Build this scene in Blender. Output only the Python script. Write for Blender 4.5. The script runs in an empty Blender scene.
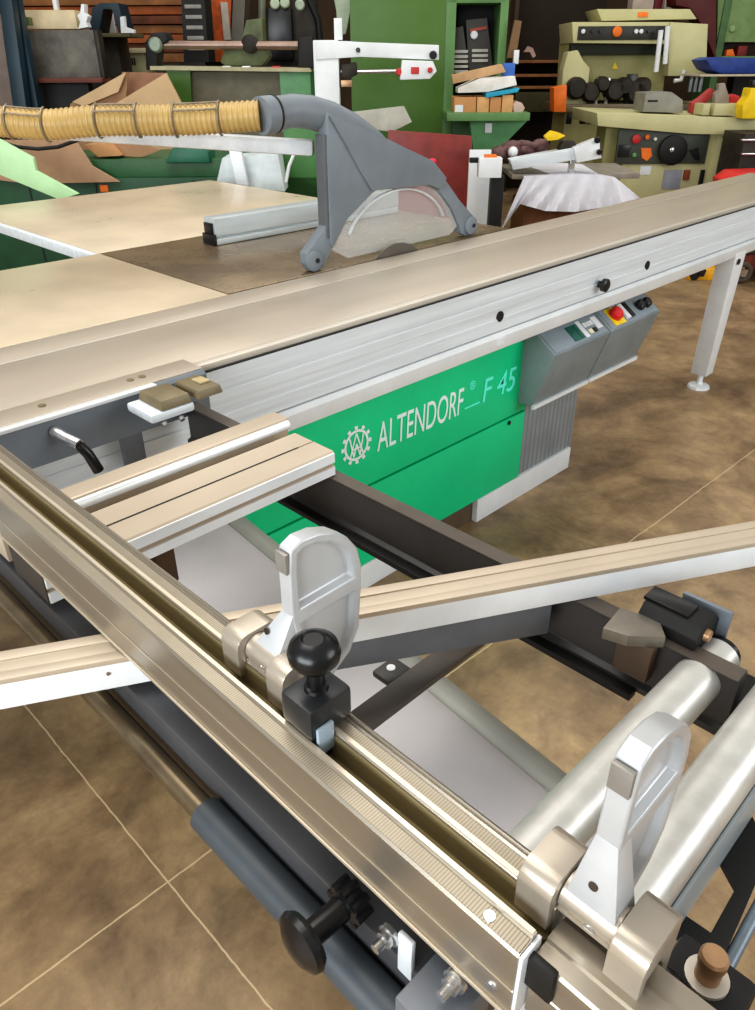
import bpy, bmesh, math, random
from mathutils import Vector, Matrix
random.seed(7)
SC = bpy.context.scene
COL = SC.collection
PI = math.pi

# ---------------------------------------------------------------- camera
CH = 1.44
F_PX, PITCH, YAW, ROLL = 753.66, math.radians(30.563), math.radians(45.171), math.radians(-0.34)
FW = Vector((math.cos(YAW)*math.cos(PITCH), math.sin(YAW)*math.cos(PITCH), -math.sin(PITCH)))
RT = Vector((math.sin(YAW), -math.cos(YAW), 0))
UP = RT.cross(FW)
RT2 = RT*math.cos(ROLL) + UP*math.sin(ROLL)
UP2 = UP*math.cos(ROLL) - RT*math.sin(ROLL)
cam_d = bpy.data.cameras.new('camera')
cam = bpy.data.objects.new('camera', cam_d)
COL.objects.link(cam)
cam_d.sensor_fit = 'HORIZONTAL'
cam_d.sensor_width = 36.0
cam_d.lens = F_PX*36.0/755.0
cam_d.clip_start = 0.02
cam_d.clip_end = 100
M3 = Matrix((RT2, UP2, -FW)).transposed()
cam.matrix_world = Matrix.Translation((0, 0, CH)) @ M3.to_4x4()
SC.camera = cam
SC.view_settings.view_transform = 'Standard'
SC.view_settings.look = 'None'
SC.view_settings.exposure = 0.1

# heading frame: r metres to the right of the photographer, d metres ahead
HF = Vector((math.cos(YAW), math.sin(YAW), 0))
def RDZ(r, d, z=0.0):
    return RT*r + HF*d + Vector((0, 0, z))
def HEAD(u, v, d):
    """heading-frame r, z of a sight line at distance d (used for layout of the workshop behind the saw)"""
    q = FW + RT2*((u-377.5)/F_PX) + UP2*((505-v)/F_PX)
    t = d/q.dot(HF)
    return q.dot(RT)*t, CH + q.z*t

# ---------------------------------------------------------------- materials
def s2l(c):
    c = c/255.0
    return c/12.92 if c <= 0.04045 else ((c+0.055)/1.055)**2.4
def lin(rgb): return tuple(s2l(x) for x in rgb) + (1.0,)
MATS = {}
def mat(name, rgb, rough=0.5, metal=0.0, var=0.12, scale=9.0, stretch=(1, 1, 1), bump=0.0, rvar=0.0, spec=0.5, alpha=None):
    if name in MATS: return MATS[name]
    m = bpy.data.materials.new(name); MATS[name] = m
    m.use_nodes = True
    nt = m.node_tree; N = nt.nodes; Lk = nt.links
    b = N['Principled BSDF']
    b.inputs['Roughness'].default_value = rough
    b.inputs['Metallic'].default_value = metal
    b.inputs['Specular IOR Level'].default_value = spec
    tc = N.new('ShaderNodeTexCoord'); mp = N.new('ShaderNodeMapping')
    mp.inputs['Scale'].default_value = stretch
    Lk.new(tc.outputs['Object'], mp.inputs['Vector'])
    nz = N.new('ShaderNodeTexNoise'); nz.inputs['Scale'].default_value = scale; nz.inputs['Detail'].default_value = 6
    nz.inputs['Roughness'].default_value = 0.6
    Lk.new(mp.outputs['Vector'], nz.inputs['Vector'])
    cr = N.new('ShaderNodeValToRGB')
    c = lin(rgb)
    lo = tuple(max(0, x*(1-2.2*var)) for x in c[:3]) + (1,)
    hi = tuple(min(1, x*(1+1.6*var)) for x in c[:3]) + (1,)
    cr.color_ramp.elements[0].position = 0.3; cr.color_ramp.elements[0].color = lo
    cr.color_ramp.elements[1].position = 0.7; cr.color_ramp.elements[1].color = hi
    Lk.new(nz.outputs['Fac'], cr.inputs['Fac'])
    Lk.new(cr.outputs['Color'], b.inputs['Base Color'])
    if rvar:
        mr = N.new('ShaderNodeMapRange')
        mr.inputs['To Min'].default_value = max(0.03, rough-rvar); mr.inputs['To Max'].default_value = min(1, rough+rvar)
        Lk.new(nz.outputs['Fac'], mr.inputs['Value']); Lk.new(mr.outputs['Result'], b.inputs['Roughness'])
    if bump:
        bp = N.new('ShaderNodeBump'); bp.inputs['Strength'].default_value = bump; bp.inputs['Distance'].default_value = 0.002
        Lk.new(nz.outputs['Fac'], bp.inputs['Height']); Lk.new(bp.outputs['Normal'], b.inputs['Normal'])
    if alpha is not None:
        b.inputs['Alpha'].default_value = alpha
    return m

def stripe_mat(name, rgb, dark, axis, period, duty, rough=0.4, metal=0.0, bump=0.0):
    """base colour crossed by fine dark lines every `period` metres along an object axis"""
    m = mat(name, rgb, rough, metal, 0.08)
    nt = m.node_tree; N = nt.nodes; Lk = nt.links; b = N['Principled BSDF']
    tc = [n for n in N if n.type == 'TEX_COORD'][0]
    sp = N.new('ShaderNodeSeparateXYZ'); Lk.new(tc.outputs['Object'], sp.inputs[0])
    d = N.new('ShaderNodeMath'); d.operation = 'DIVIDE'; d.inputs[1].default_value = period
    Lk.new(sp.outputs[axis], d.inputs[0])
    fr = N.new('ShaderNodeMath'); fr.operation = 'FRACT'; Lk.new(d.outputs[0], fr.inputs[0])
    lt = N.new('ShaderNodeMath'); lt.operation = 'LESS_THAN'; lt.inputs[1].default_value = duty
    Lk.new(fr.outputs[0], lt.inputs[0])
    mx = N.new('ShaderNodeMix'); mx.data_type = 'RGBA'
    old = b.inputs['Base Color'].links[0].from_socket
    Lk.new(lt.outputs[0], mx.inputs[0]); Lk.new(old, mx.inputs[6]); mx.inputs[7].default_value = lin(dark)
    Lk.new(mx.outputs[2], b.inputs['Base Color'])
    return m

BR = (0.6, 12, 12)      # brushed along x
alu_top = mat('brushed_aluminium_top', (200, 189, 174), 0.36, 0.5, 0.025, 3, (0.5, 4, 4), 0.0, 0.04)  # tan tint carries the warm ceiling reflection in the base colour
alu_face = mat('anodised_aluminium_face', (224, 231, 236), 0.42, 0.12, 0.05, 6, (0.4, 10, 10))
alu_lip = mat('bright_aluminium', (230, 234, 236), 0.34, 0.15, 0.04, 6)
alu_rail = mat('tan_anodised_rail', (170, 161, 147), 0.33, 0.75, 0.03, 8, (10, 0.5, 10), 0.0, 0.06)
alu_ridge = mat('polished_rail_ridge', (212, 200, 180), 0.3, 0.6, 0.04, 8, (10, 0.5, 10))
alu_bar_top = mat('warm_lit_aluminium_bar_top', (196, 182, 163), 0.42, 0.35, 0.03, 5, (1, 2, 2))  # same metal as the bar faces; warm light from above tinted in
alu_bar_face = mat('pale_aluminium_bar_face', (234, 237, 239), 0.42, 0.08, 0.05, 6)  # same metal as the bar tops; cool daylight put into the colour
cast_alu = mat('cast_aluminium', (194, 196, 198), 0.36, 0.3, 0.05, 14, (1, 1, 1), 0.03)
cast_alu_tan = mat('machined_aluminium', (184, 174, 160), 0.34, 0.55, 0.05, 14)
tube_alu = mat('silver_painted_tube', (206, 205, 200), 0.36, 0.4, 0.07, 26, (1, 1, 1))
table_paint = mat('grey_steel_table_top', (222, 206, 180), 0.3, 0.25, 0.06, 3.5, (1, 1, 1), 0.0, 0.08)
cast_iron = mat('ground_cast_iron', (140, 122, 98), 0.27, 0.5, 0.16, 4.5, (1, 1, 1), 0.03, 0.1)
steel = mat('bright_steel', (205, 205, 205), 0.25, 0.9, 0.04)
dark_frame = mat('charcoal_painted_steel', (62, 60, 60), 0.42, 0.1, 0.12, 6)
dark_top = mat('brown_charcoal_steel', (92, 84, 76), 0.4, 0.2, 0.14, 7)  # lighter, browner charcoal for the top of the beam
slate = mat('slate_painted_steel', (108, 112, 118), 0.4, 0.1, 0.1, 7)
slate_blue = mat('slate_blue_plastic', (66, 72, 77), 0.45, 0.0, 0.1, 12)
head_grey = mat('blue_grey_steel', (120, 128, 136), 0.38, 0.2, 0.07, 5)
arm_paint = mat('lavender_grey_paint', (176, 172, 172), 0.5, 0.0, 0.05, 4)
black_plastic = mat('black_plastic', (22, 22, 24), 0.28, 0.0, 0.1, 20)
black_matte = mat('matte_black', (20, 19, 18), 0.6, 0.0, 0.1, 20)
grip_brown = mat('olive_brown_plastic', (122, 110, 84), 0.45, 0.0, 0.08, 20)
brass = mat('brass_bolt', (178, 142, 108), 0.38, 0.5, 0.12, 30)
guard_grey = mat('blue_grey_guard_plastic', (118, 126, 133), 0.45, 0.0, 0.06, 8)
guard_dark = mat('dark_grey_guard_edge', (92, 96, 100), 0.5, 0.0, 0.06, 8)
console_grey = mat('console_grey', (132, 141, 145), 0.45, 0.05, 0.05, 10)
console_top = mat('console_panel_grey', (138, 150, 158), 0.4, 0.05, 0.05, 10)
green_panel = mat('emerald_green_panel', (0, 208, 144), 0.42, 0.0, 0.05, 2.5)
letter_white = mat('white_lettering', (236, 255, 255), 0.5, 0.0, 0.02)
letter_aqua = mat('aqua_lettering', (110, 255, 232), 0.5, 0.0, 0.02)
white_paint = mat('white_paint', (226, 229, 231), 0.45, 0.0, 0.04, 6)
hose_mat = mat('amber_corrugated_hose', (172, 144, 88), 0.36, 0.0, 0.1, 10)
lip_tan = mat('satin_aluminium_lip', (208, 201, 189), 0.36, 0.35, 0.03, 6)
wire_mat = mat('rusty_silver_wire', (150, 138, 120), 0.35, 0.7, 0.1, 40)
ribbed_grey = stripe_mat('ribbed_grey_panel', (142, 148, 152), (122, 128, 132), 0, 0.028, 0.35, 0.45)
ruler_mat = stripe_mat('engraved_rule', (166, 157, 140), (138, 128, 112), 1, 0.0024, 0.35, 0.38, 0.5)
groove_mat = mat('dark_groove', (156, 142, 104), 0.5, 0.1, 0.1, 10, (8, 0.4, 8))

# concrete floor with two sawn joints
def floor_material():
    m = bpy.data.materials.new('mottled_brown_concrete'); m.use_nodes = True
    nt = m.node_tree; N = nt.nodes; Lk = nt.links; b = N['Principled BSDF']
    tc = N.new('ShaderNodeTexCoord')
    def noise(sc, det, rough=0.6, dist=0.0):
        n = N.new('ShaderNodeTexNoise'); n.inputs['Scale'].default_value = sc; n.inputs['Detail'].default_value = det
        n.inputs['Roughness'].default_value = rough; n.inputs['Distortion'].default_value = dist
        Lk.new(tc.outputs['Object'], n.inputs['Vector']); return n
    n1 = noise(2.1, 8, 0.65, 0.6); n2 = noise(7.0, 8, 0.7, 0.3); n3 = noise(60, 4)
    r1 = N.new('ShaderNodeValToRGB'); e = r1.color_ramp.elements
    e[0].position = 0.28; e[0].color = lin((108, 92, 74)); e[1].position = 0.75; e[1].color = lin((212, 190, 158))
    k = r1.color_ramp.elements.new(0.5); k.color = lin((168, 147, 120))
    Lk.new(n1.outputs['Fac'], r1.inputs['Fac'])
    r2 = N.new('ShaderNodeValToRGB'); e = r2.color_ramp.elements
    e[0].position = 0.3; e[0].color = lin((146, 124, 104)); e[1].position = 0.72; e[1].color = lin((255, 244, 214))
    Lk.new(n2.outputs['Fac'], r2.inputs['Fac'])
    mx = N.new('ShaderNodeMix'); mx.data_type = 'RGBA'; mx.blend_type = 'MULTIPLY'; mx.inputs[0].default_value = 0.75
    Lk.new(r1.outputs['Color'], mx.inputs[6]); Lk.new(r2.outputs['Color'], mx.inputs[7])
    # joints
    sp = N.new('ShaderNodeSeparateXYZ'); Lk.new(tc.outputs['Object'], sp.inputs[0])
    def joint(expr_axis, other, pos, slope, period, half):
        a = N.new('ShaderNodeMath'); a.operation = 'MULTIPLY_ADD'; a.inputs[1].default_value = slope
        Lk.new(sp.outputs[other], a.inputs[0]); Lk.new(sp.outputs[expr_axis], a.inputs[2])
        w = N.new('ShaderNodeMath'); w.operation = 'MULTIPLY_ADD'; w.inputs[1].default_value = 0.012
        Lk.new(n2.outputs['Fac'], w.inputs[0]); Lk.new(a.outputs[0], w.inputs[2])
        s = N.new('ShaderNodeMath'); s.operation = 'SUBTRACT'; s.inputs[1].default_value = pos - period/2 + 0.006
        Lk.new(w.outputs[0], s.inputs[0])
        q = N.new('ShaderNodeMath'); q.operation = 'FLOORED_MODULO'; q.inputs[1].default_value = period; Lk.new(s.outputs[0], q.inputs[0])
        t = N.new('ShaderNodeMath'); t.operation = 'SUBTRACT'; t.inputs[1].default_value = period/2; Lk.new(q.outputs[0], t.inputs[0])
        ab = N.new('ShaderNodeMath'); ab.operation = 'ABSOLUTE'; Lk.new(t.outputs[0], ab.inputs[0])
        l = N.new('ShaderNodeMath'); l.operation = 'LESS_THAN'; l.inputs[1].default_value = half; Lk.new(ab.outputs[0], l.inputs[0])
        return l
    j1 = joint(0, 1, 0.352, 0.0, 9.0, 0.0018); j2 = joint(1, 0, 0.973, 0.02, 9.0, 0.0020)
    o = N.new('ShaderNodeMath'); o.operation = 'MAXIMUM'; Lk.new(j1.outputs[0], o.inputs[0]); Lk.new(j2.outputs[0], o.inputs[1])
    o2 = N.new('ShaderNodeMath'); o2.operation = 'MULTIPLY'; o2.inputs[1].default_value = 0.6; Lk.new(o.outputs[0], o2.inputs[0])
    mj = N.new('ShaderNodeMix'); mj.data_type = 'RGBA'
    Lk.new(o2.outputs[0], mj.inputs[0]); Lk.new(mx.outputs[2], mj.inputs[6]); mj.inputs[7].default_value = lin((222, 200, 160))
    # fine grain
    r3 = N.new('ShaderNodeMapRange'); r3.inputs['To Min'].default_value = 0.86; r3.inputs['To Max'].default_value = 1.12
    Lk.new(n3.outputs['Fac'], r3.inputs['Value'])
    mg = N.new('ShaderNodeMix'); mg.data_type = 'RGBA'; mg.blend_type = 'MULTIPLY'; mg.inputs[0].default_value = 1
    Lk.new(mj.outputs[2], mg.inputs[6]); Lk.new(r3.outputs['Result'], mg.inputs[7])
    Lk.new(mg.outputs[2], b.inputs['Base Color'])
    b.inputs['Roughness'].default_value = 0.42
    bp = N.new('ShaderNodeBump'); bp.inputs['Strength'].default_value = 0.12; bp.inputs['Distance'].default_value = 0.003
    Lk.new(n2.outputs['Fac'], bp.inputs['Height']); Lk.new(bp.outputs['Normal'], b.inputs['Normal'])
    return m

# ---------------------------------------------------------------- mesh building
class MB:
    def __init__(s): s.bm = bmesh.new()
    def box(s, x0, x1, y0, y1, z0, z1, bev=0.0):
        if x0 > x1: x0, x1 = x1, x0
        if y0 > y1: y0, y1 = y1, y0
        if z0 > z1: z0, z1 = z1, z0
        b = bmesh.new()
        v = [b.verts.new(p) for p in ((x0,y0,z0),(x1,y0,z0),(x1,y1,z0),(x0,y1,z0),(x0,y0,z1),(x1,y0,z1),(x1,y1,z1),(x0,y1,z1))]
        for f in ((3,2,1,0),(4,5,6,7),(0,1,5,4),(1,2,6,5),(2,3,7,6),(3,0,4,7)): b.faces.new([v[i] for i in f])
        if bev: bmesh.ops.bevel(b, geom=b.edges[:], offset=min(bev, 0.45*min(x1-x0,y1-y0,z1-z0)), segments=2, affect='EDGES', profile=0.6)
        s._merge(b); return s
    def _merge(s, b):
        me = bpy.data.meshes.new('t'); b.to_mesh(me); b.free(); s.bm.from_mesh(me); bpy.data.meshes.remove(me)
    def hexa(s, bot, top, bev=0.0):
        """loft between two rings of points"""
        b = bmesh.new(); n = len(bot)
        A = [b.verts.new(p) for p in bot]; B = [b.verts.new(p) for p in top]
        b.faces.new(A[::-1]); b.faces.new(B)
        for i in range(n): b.faces.new((A[i], A[(i+1)%n], B[(i+1)%n], B[i]))
        bmesh.ops.recalc_face_normals(b, faces=b.faces[:])
        if bev: bmesh.ops.bevel(b, geom=b.edges[:], offset=bev, segments=2, affect='EDGES', profile=0.6)
        s._merge(b); return s
    def prism(s, pts, axis, a, b_, bev=0.0):
        """pts in the plane normal to axis; x:(y,z) y:(x,z) z:(x,y)"""
        def P(p, t):
            return {'x': (t, p[0], p[1]), 'y': (p[0], t, p[1]), 'z': (p[0], p[1], t)}[axis]
        return s.hexa([P(p, a) for p in pts], [P(p, b_) for p in pts], bev)
    def tube(s, path, r, n=16, cap=True, squash=None):
        path = [Vector(p) for p in path]; R = r if isinstance(r, (list, tuple)) else [r]*len(path)
        bm = s.bm; rings = []; up = None
        for i, p in enumerate(path):
            t = (path[min(i+1, len(path)-1)] - path[max(i-1, 0)]).normalized()
            if up is None:
                up = Vector((0, 0, 1)) if abs(t.z) < 0.9 else Vector((0, 1, 0))
            a = t.cross(up).normalized(); bb = a.cross(t).normalized(); up = bb
            rings.append([bm.verts.new(p + (a*math.cos(2*PI*k/n) + bb*math.sin(2*PI*k/n))*R[i]) for k in range(n)])
        for A, B in zip(rings, rings[1:]):
            for k in range(n): bm.faces.new((A[k], A[(k+1)%n], B[(k+1)%n], B[k]))
        if cap:
            bm.faces.new(rings[0][::-1]); bm.faces.new(rings[-1])
        return s
    def lathe(s, prof, origin, axis, n=24):
        """prof: (distance along axis, radius)"""
        o = Vector(origin); ax = Vector(axis).normalized()
        path = [o + ax*t for t, r in prof]
        t = ax; up = Vector((0, 0, 1)) if abs(t.z) < 0.9 else Vector((0, 1, 0))
        a = t.cross(up).normalized(); b = a.cross(t)
        rings = []
        for p, (tt, r) in zip(path, prof):
            rings.append([s.bm.verts.new(p + (a*math.cos(2*PI*k/n) + b*math.sin(2*PI*k/n))*max(r, 1e-5)) for k in range(n)])
        for A, B in zip(rings, rings[1:]):
            for k in range(n): s.bm.faces.new((A[k], A[(k+1)%n], B[(k+1)%n], B[k]))
        s.bm.faces.new(rings[0][::-1]); s.bm.faces.new(rings[-1])
        return s
    def rbox(s, c, sx, sy, sz, rot=(0, 0, 0), bev=0.0):
        """box centred at c, turned by Euler rot"""
        b = MB(); b.box(-sx/2, sx/2, -sy/2, sy/2, -sz/2, sz/2, bev)
        from mathutils import Euler
        M = Matrix.Translation(c) @ Euler(rot).to_matrix().to_4x4()
        bmesh.ops.transform(b.bm, matrix=M, verts=b.bm.verts[:]); s._merge(b.bm); return s
    def bar(s, p, q, w, h, up=(0, 0, 1), bev=0.0):
        p = Vector(p); q = Vector(q); t = (q-p); L = t.length; t.normalize()
        a = t.cross(Vector(up)).normalized(); u = a.cross(t)
        M = Matrix((t, a, u)).transposed().to_4x4(); M.translation = (p+q)/2
        b = MB(); b.box(-L/2, L/2, -w/2, w/2, -h/2, h/2, bev)
        bmesh.ops.transform(b.bm, matrix=M, verts=b.bm.verts[:]); s._merge(b.bm); return s
    def ball(s, c, r, sc=(1, 1, 1), n=16):
        b = bmesh.new(); bmesh.ops.create_uvsphere(b, u_segments=n, v_segments=max(8, n//2), radius=r)
        bmesh.ops.transform(b, matrix=Matrix.Translation(c) @ Matrix.Diagonal((*sc, 1)), verts=b.verts[:]); s._merge(b); return s
    def build(s, name, m, parent=None, sharp=35):
        bm = s.bm
        bmesh.ops.recalc_face_normals(bm, faces=bm.faces[:])
        me = bpy.data.meshes.new(name); bm.to_mesh(me); bm.free()
        for p in me.polygons: p.use_smooth = True
        me.set_sharp_from_angle(angle=math.radians(sharp))
        me.materials.append(m)
        o = bpy.data.objects.new(name, me); COL.objects.link(o)
        if parent is not None:
            o.parent = parent
            if parent.type == 'EMPTY' and parent.get('_w'): o.location = -parent.location
        return o
def B(*a, **k): return MB().box(*a, **k)
def tag(o, label, cat, group=None):
    o['label'] = label; o['category'] = cat
    if group: o['group'] = group
    return o
def lab(o, text): o['label'] = text; return o
WORLD_EMPTIES = []
def thing(name, label, cat, loc, group=None, local=False, rz=0.0):
    o = bpy.data.objects.new(name, None); COL.objects.link(o)
    o.empty_display_size = 0.1
    o.location = loc; o.rotation_euler = (0, 0, rz)
    if not local: o['_w'] = 1; WORLD_EMPTIES.append(o)
    return tag(o, label, cat, group)
def arc(cx, cy, r, a0, a1, n=6):
    return [(cx + r*math.cos(math.radians(a0+(a1-a0)*i/n)), cy + r*math.sin(math.radians(a0+(a1-a0)*i/n))) for i in range(n+1)]

# ================================================================ the setting
fl = MB(); fl.hexa([RDZ(-14, -3, -0.1), RDZ(14, -3, -0.1), RDZ(14, 12.6, -0.1), RDZ(-14, 12.6, -0.1)],
                   [RDZ(-14, -3, 0), RDZ(14, -3, 0), RDZ(14, 12.6, 0), RDZ(-14, 12.6, 0)])
o = fl.build('floor', floor_material()); o['kind'] = 'structure'
wall_m = mat('dark_brown_wall', (74, 56, 36), 0.8, 0, 0.2, 1.2)
w = MB(); w.hexa([RDZ(-14, 12.4, 0), RDZ(14, 12.4, 0), RDZ(14, 12.6, 0), RDZ(-14, 12.6, 0)],
                 [RDZ(-14, 12.4, 5), RDZ(14, 12.4, 5), RDZ(14, 12.6, 5), RDZ(-14, 12.6, 5)])
o = w.build('wall_back', wall_m); o['kind'] = 'structure'

# ================================================================ the panel saw
saw = thing('panel_saw', 'large green and grey sliding panel saw with flat metal tables in the centre', 'table saw', (1.5, 1.7, 0))
XL, XR = -0.9, 4.9
# cabinet body behind the green panels
B(0.70, 2.115, 1.41, 2.44, 0.10, 0.84).build('machine_body', mat('dark_green_machine_body', (18, 78, 52), 0.5), saw)
up = B(0.70, 2.125, 1.388, 1.404, 0.368, 0.685, bev=0.003).build('upper_panel', green_panel, saw)
lo = B(0.70, 2.125, 1.388, 1.404, 0.095, 0.360, bev=0.003).build('lower_panel', green_panel, saw)
for x in (0.6, 1.29, 2.0):
    MB().lathe([(0, 0.008), (0.004, 0.008), (0.006, 0.004)], (x, 1.388, 0.672), (0, -1, 0), 10).build('screw', black_matte, up)
    MB().lathe([(0, 0.008), (0.004, 0.008), (0.006, 0.004)], (x+0.03, 1.388, 0.345), (0, -1, 0), 10).build('screw', black_matte, lo)
pl = MB(); pl.box(0.70, 1.50, 1.386, 1.42, 0.0, 0.093, bev=0.004); pl.box(1.88, 2.48, 1.386, 1.42, 0.0, 0.093, bev=0.004)
B(1.495, 1.885, 1.408, 1.424, 0.0, 0.093).build('plinth_recess', mat('brown_recess', (96, 80, 62), 0.7), saw)  # brown panel set back in the plinth gap
pl.box(0.70, 2.48, 1.42, 2.44, 0.0, 0.093)
pl.build('plinth', white_paint, saw)
B(2.128, 2.49, 1.395, 1.9, 0.095, 0.40, bev=0.003).build('side_panel', ribbed_grey, saw)
B(2.128, 2.49, 1.40, 1.9, 0.40, 0.68).build('side_cover', console_grey, saw)

# lettering and emblem on the upper panel
def text_obj(name, body, m, x, z, height, width=None, shear=0.0, y=1.3865, bold=0.0):
    cu = bpy.data.curves.new(name, 'FONT'); cu.body = body; cu.size = 1.0; cu.shear = shear; cu.extrude = 0.001; cu.offset = bold
    t = bpy.data.objects.new(name, cu); COL.objects.link(t)
    bpy.context.view_layer.update()
    me = bpy.data.meshes.new_from_object(t.evaluated_get(bpy.context.evaluated_depsgraph_get()))
    bpy.data.objects.remove(t)
    xs = [v.co.x for v in me.vertices]; ys = [v.co.y for v in me.vertices]
    x0, x1, y0, y1 = min(xs), max(xs), min(ys), max(ys)
    sy = height/(y1-y0); sx = sy if width is None else width/(x1-x0)
    for v in me.vertices:
        v.co = Vector((x + (v.co.x-x0)*sx, y + (0.0006 if v.co.z > 0 else -0.0006)*-1, z + (v.co.y-y0)*sy))
    me.materials.append(m)
    ob = bpy.data.objects.new(name, me); COL.objects.link(ob); ob.parent = up
    return ob
text_obj('lettering', 'ALTENDORF', letter_white, 1.378, 0.463, 0.090, 0.388, 0.08, bold=0.0)
text_obj('lettering', 'F 45', letter_aqua, 1.866, 0.468, 0.082, 0.178, 0.15, bold=0.002)
text_obj('registered_mark', '®', letter_aqua, 1.795, 0.532, 0.030, 0.028, bold=0.012)
B(1.775, 1.852, 1.3855, 1.3875, 0.474, 0.479).build('underscore', letter_aqua, up)
em = MB(); cx, cz, yy = 1.297, 0.514, 1.3860
def zring(mb, r0, r1, a0=0, a1=360, n=48):
    for i in range(n):
        t0 = math.radians(a0+(a1-a0)*i/n); t1 = math.radians(a0+(a1-a0)*(i+1)/n)
        q = [(cx+r*math.cos(t), yy, cz+r*math.sin(t)) for r, t in ((r0, t0), (r1, t0), (r1, t1), (r0, t1))]
        mb.bm.faces.new([mb.bm.verts.new(p) for p in q])
zring(em, 0.039, 0.047)
for k in range(12):
    a = 360*k/12; zring(em, 0.046, 0.058, a-6.5, a+6.5, 2)
LY = [yy]
def stroke(mb, p, q, wd):
    p = Vector(p); q = Vector(q); n = Vector((-(q-p).y, (q-p).x)).normalized()*wd/2
    LY[0] -= 0.0001; mb.bm.faces.new([mb.bm.verts.new((cx+c.x, LY[0], cz+c.y)) for c in (p+n, p-n, q-n, q+n)])
for p, q in (((-0.024, -0.030), (0, 0.036)), ((0, 0.036), (0.024, -0.030)), ((-0.016, -0.010), (0.016, -0.010)),
             ((-0.026, 0.028), (-0.012, -0.034)), ((-0.012, -0.034), (0, 0.004)), ((0, 0.004), (0.012, -0.034)), ((0.012, -0.034), (0.026, 0.028))):
    stroke(em, p, q, 0.0055)
em.build('gear_emblem', letter_white, up)

# fixed lower beam of the sliding way
be = MB(); be.prism([(1.288, 0.690), (1.288, 0.728), (1.300, 0.738), (1.36, 0.738), (1.36, 0.75), (1.60, 0.75), (1.60, 0.690)], 'x', XL, 3.86, 0.002)
be.build('slide_beam', alu_lip, saw)
# fixed table strip, cast iron table, extensions
st = B(XL, 4.6, 1.622, 1.7235, 0.868, 0.8985, bev=0.0015).build('table_strip', alu_top, saw)
B(XL, 4.9, 1.6135, 1.6215, 0.868, 0.8995, bev=0.001).build('gap_rail', lip_tan, saw)
B(1.158, 2.42, 1.736, 2.448, 0.84, 0.8985, bev=0.002).build('cast_iron_table', cast_iron, saw)
lt = B(XL, 1.154, 1.726, 2.448, 0.866, 0.8985, bev=0.003).build('extension_table', table_paint, saw)
rt = B(1.152, 2.415, 2.452, 3.67, 0.868, 0.8985, bev=0.003).build('extension_table', table_paint, saw)
lab(lt, 'cream grey extension table left of the cast iron'); lab(rt, 'cream grey extension table behind the cast iron')
B(1.128, 1.150, 2.452, 3.67, 0.866, 0.8985, bev=0.003).build('edge_rail', alu_face, rt)
bl = MB(); bl.lathe([(0, 0.152), (0.0035, 0.152)], (1.815, 1.7282, 0.782), (0, 1, 0), 60)
bl.build('saw_blade', mat('dull_blade_steel', (112, 108, 102), 0.35, 0.7), saw)
# support leg
q0 = RDZ(0, 0)
lg = MB(); lg.hexa([(3.655, 1.36, 0.075), (3.735, 1.36, 0.075), (3.735, 1.44, 0.075), (3.655, 1.44, 0.075)],
                   [(3.49, 1.286, 0.705), (3.60, 1.286, 0.705), (3.60, 1.366, 0.705), (3.49, 1.366, 0.705)], 0.004)
lego = lg.build('support_leg', white_paint, saw)
MB().lathe([(0, 0.055), (0.012, 0.052), (0.022, 0.018), (0.03, 0.014), (0.08, 0.014)], (3.695, 1.40, 0.0), (0, 0, 1), 20).build('levelling_foot', alu_lip, lego)
MB().lathe([(0, 0.013), (0.004, 0.013)], (3.535, 1.287, 0.665), (0, -1, 0), 14).build('bolt', black_matte, lego)

# consoles
def console(x0, x1, label):
    prof = [(1.395, 0.685), (1.346, 0.664), (1.263, 0.606), (1.330, 0.412), (1.395, 0.405)]
    c = MB(); c.prism(prof, 'x', x0, x1, 0.003)
    o = c.build('control_console', console_grey, saw); lab(o, label)
    e1 = Vector((0, 1.346-1.263, 0.664-0.606)).normalized()
    n = Vector((0, -e1.z, e1.y))
    def on(u, v, h=0.0): return Vector((u, 1.263, 0.606)) + e1*v + n*h
    p = MB(); p.hexa([on(x0+0.012, 0.006, 0), on(x1-0.012, 0.006, 0), on(x1-0.012, 0.094, 0), on(x0+0.012, 0.094, 0)],
                     [on(x0+0.012, 0.006, 0.003), on(x1-0.012, 0.006, 0.003), on(x1-0.012, 0.094, 0.003), on(x0+0.012, 0.094, 0.003)])
    p.build('console_panel', console_top, o)
    def plate(name, u0, u1, v0, v1, m, h=0.006):
        return MB().hexa([on(u0, v0, 0.002), on(u1, v0, 0.002), on(u1, v1, 0.002), on(u0, v1, 0.002)],
                         [on(u0, v0, h), on(u1, v0, h), on(u1, v1, h), on(u0, v1, h)]).build(name, m, o)
    def button(u, v, r, h, m, name='button'):
        return MB().lathe([(0, r), (h*0.7, r), (h, r*0.7)], on(u, v, 0.003), n, 14).build(name, m, o)
    bt = MB(); bt.box(x0, x1, 1.322, 1.332, 0.398, 0.412); bt.build('bottom_flange', alu_lip, o)
    return plate, button
plate, button = console(2.075, 2.425, 'console with green digital readout and white buttons')
lcd = mat('green_display', (10, 92, 78), 0.25)
plate('display', 2.215, 2.255, 0.018, 0.078, lcd); plate('display', 2.258, 2.276, 0.018, 0.078, lcd)
plate('label_plate', 2.283, 2.305, 0.015, 0.085, white_paint, 0.005)
for i in range(3):
    plate('key', 2.312+0.02*i, 2.328+0.02*i, 0.052, 0.07, white_paint)
for i in range(2):
    plate('key', 2.318+0.026*i, 2.338+0.026*i, 0.022, 0.04, mat('cream_key', (232, 222, 186), 0.5) if i == 0 else black_plastic)
plate('label_plate', 2.375, 2.405, 0.03, 0.08, white_paint, 0.005)
plate, button = console(2.432, 2.79, 'console with yellow and red emergency stop and black switches')
plate('stop_plate', 2.475, 2.545, 0.012, 0.086, mat('signal_yellow', (238, 206, 30), 0.45), 0.006)
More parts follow.
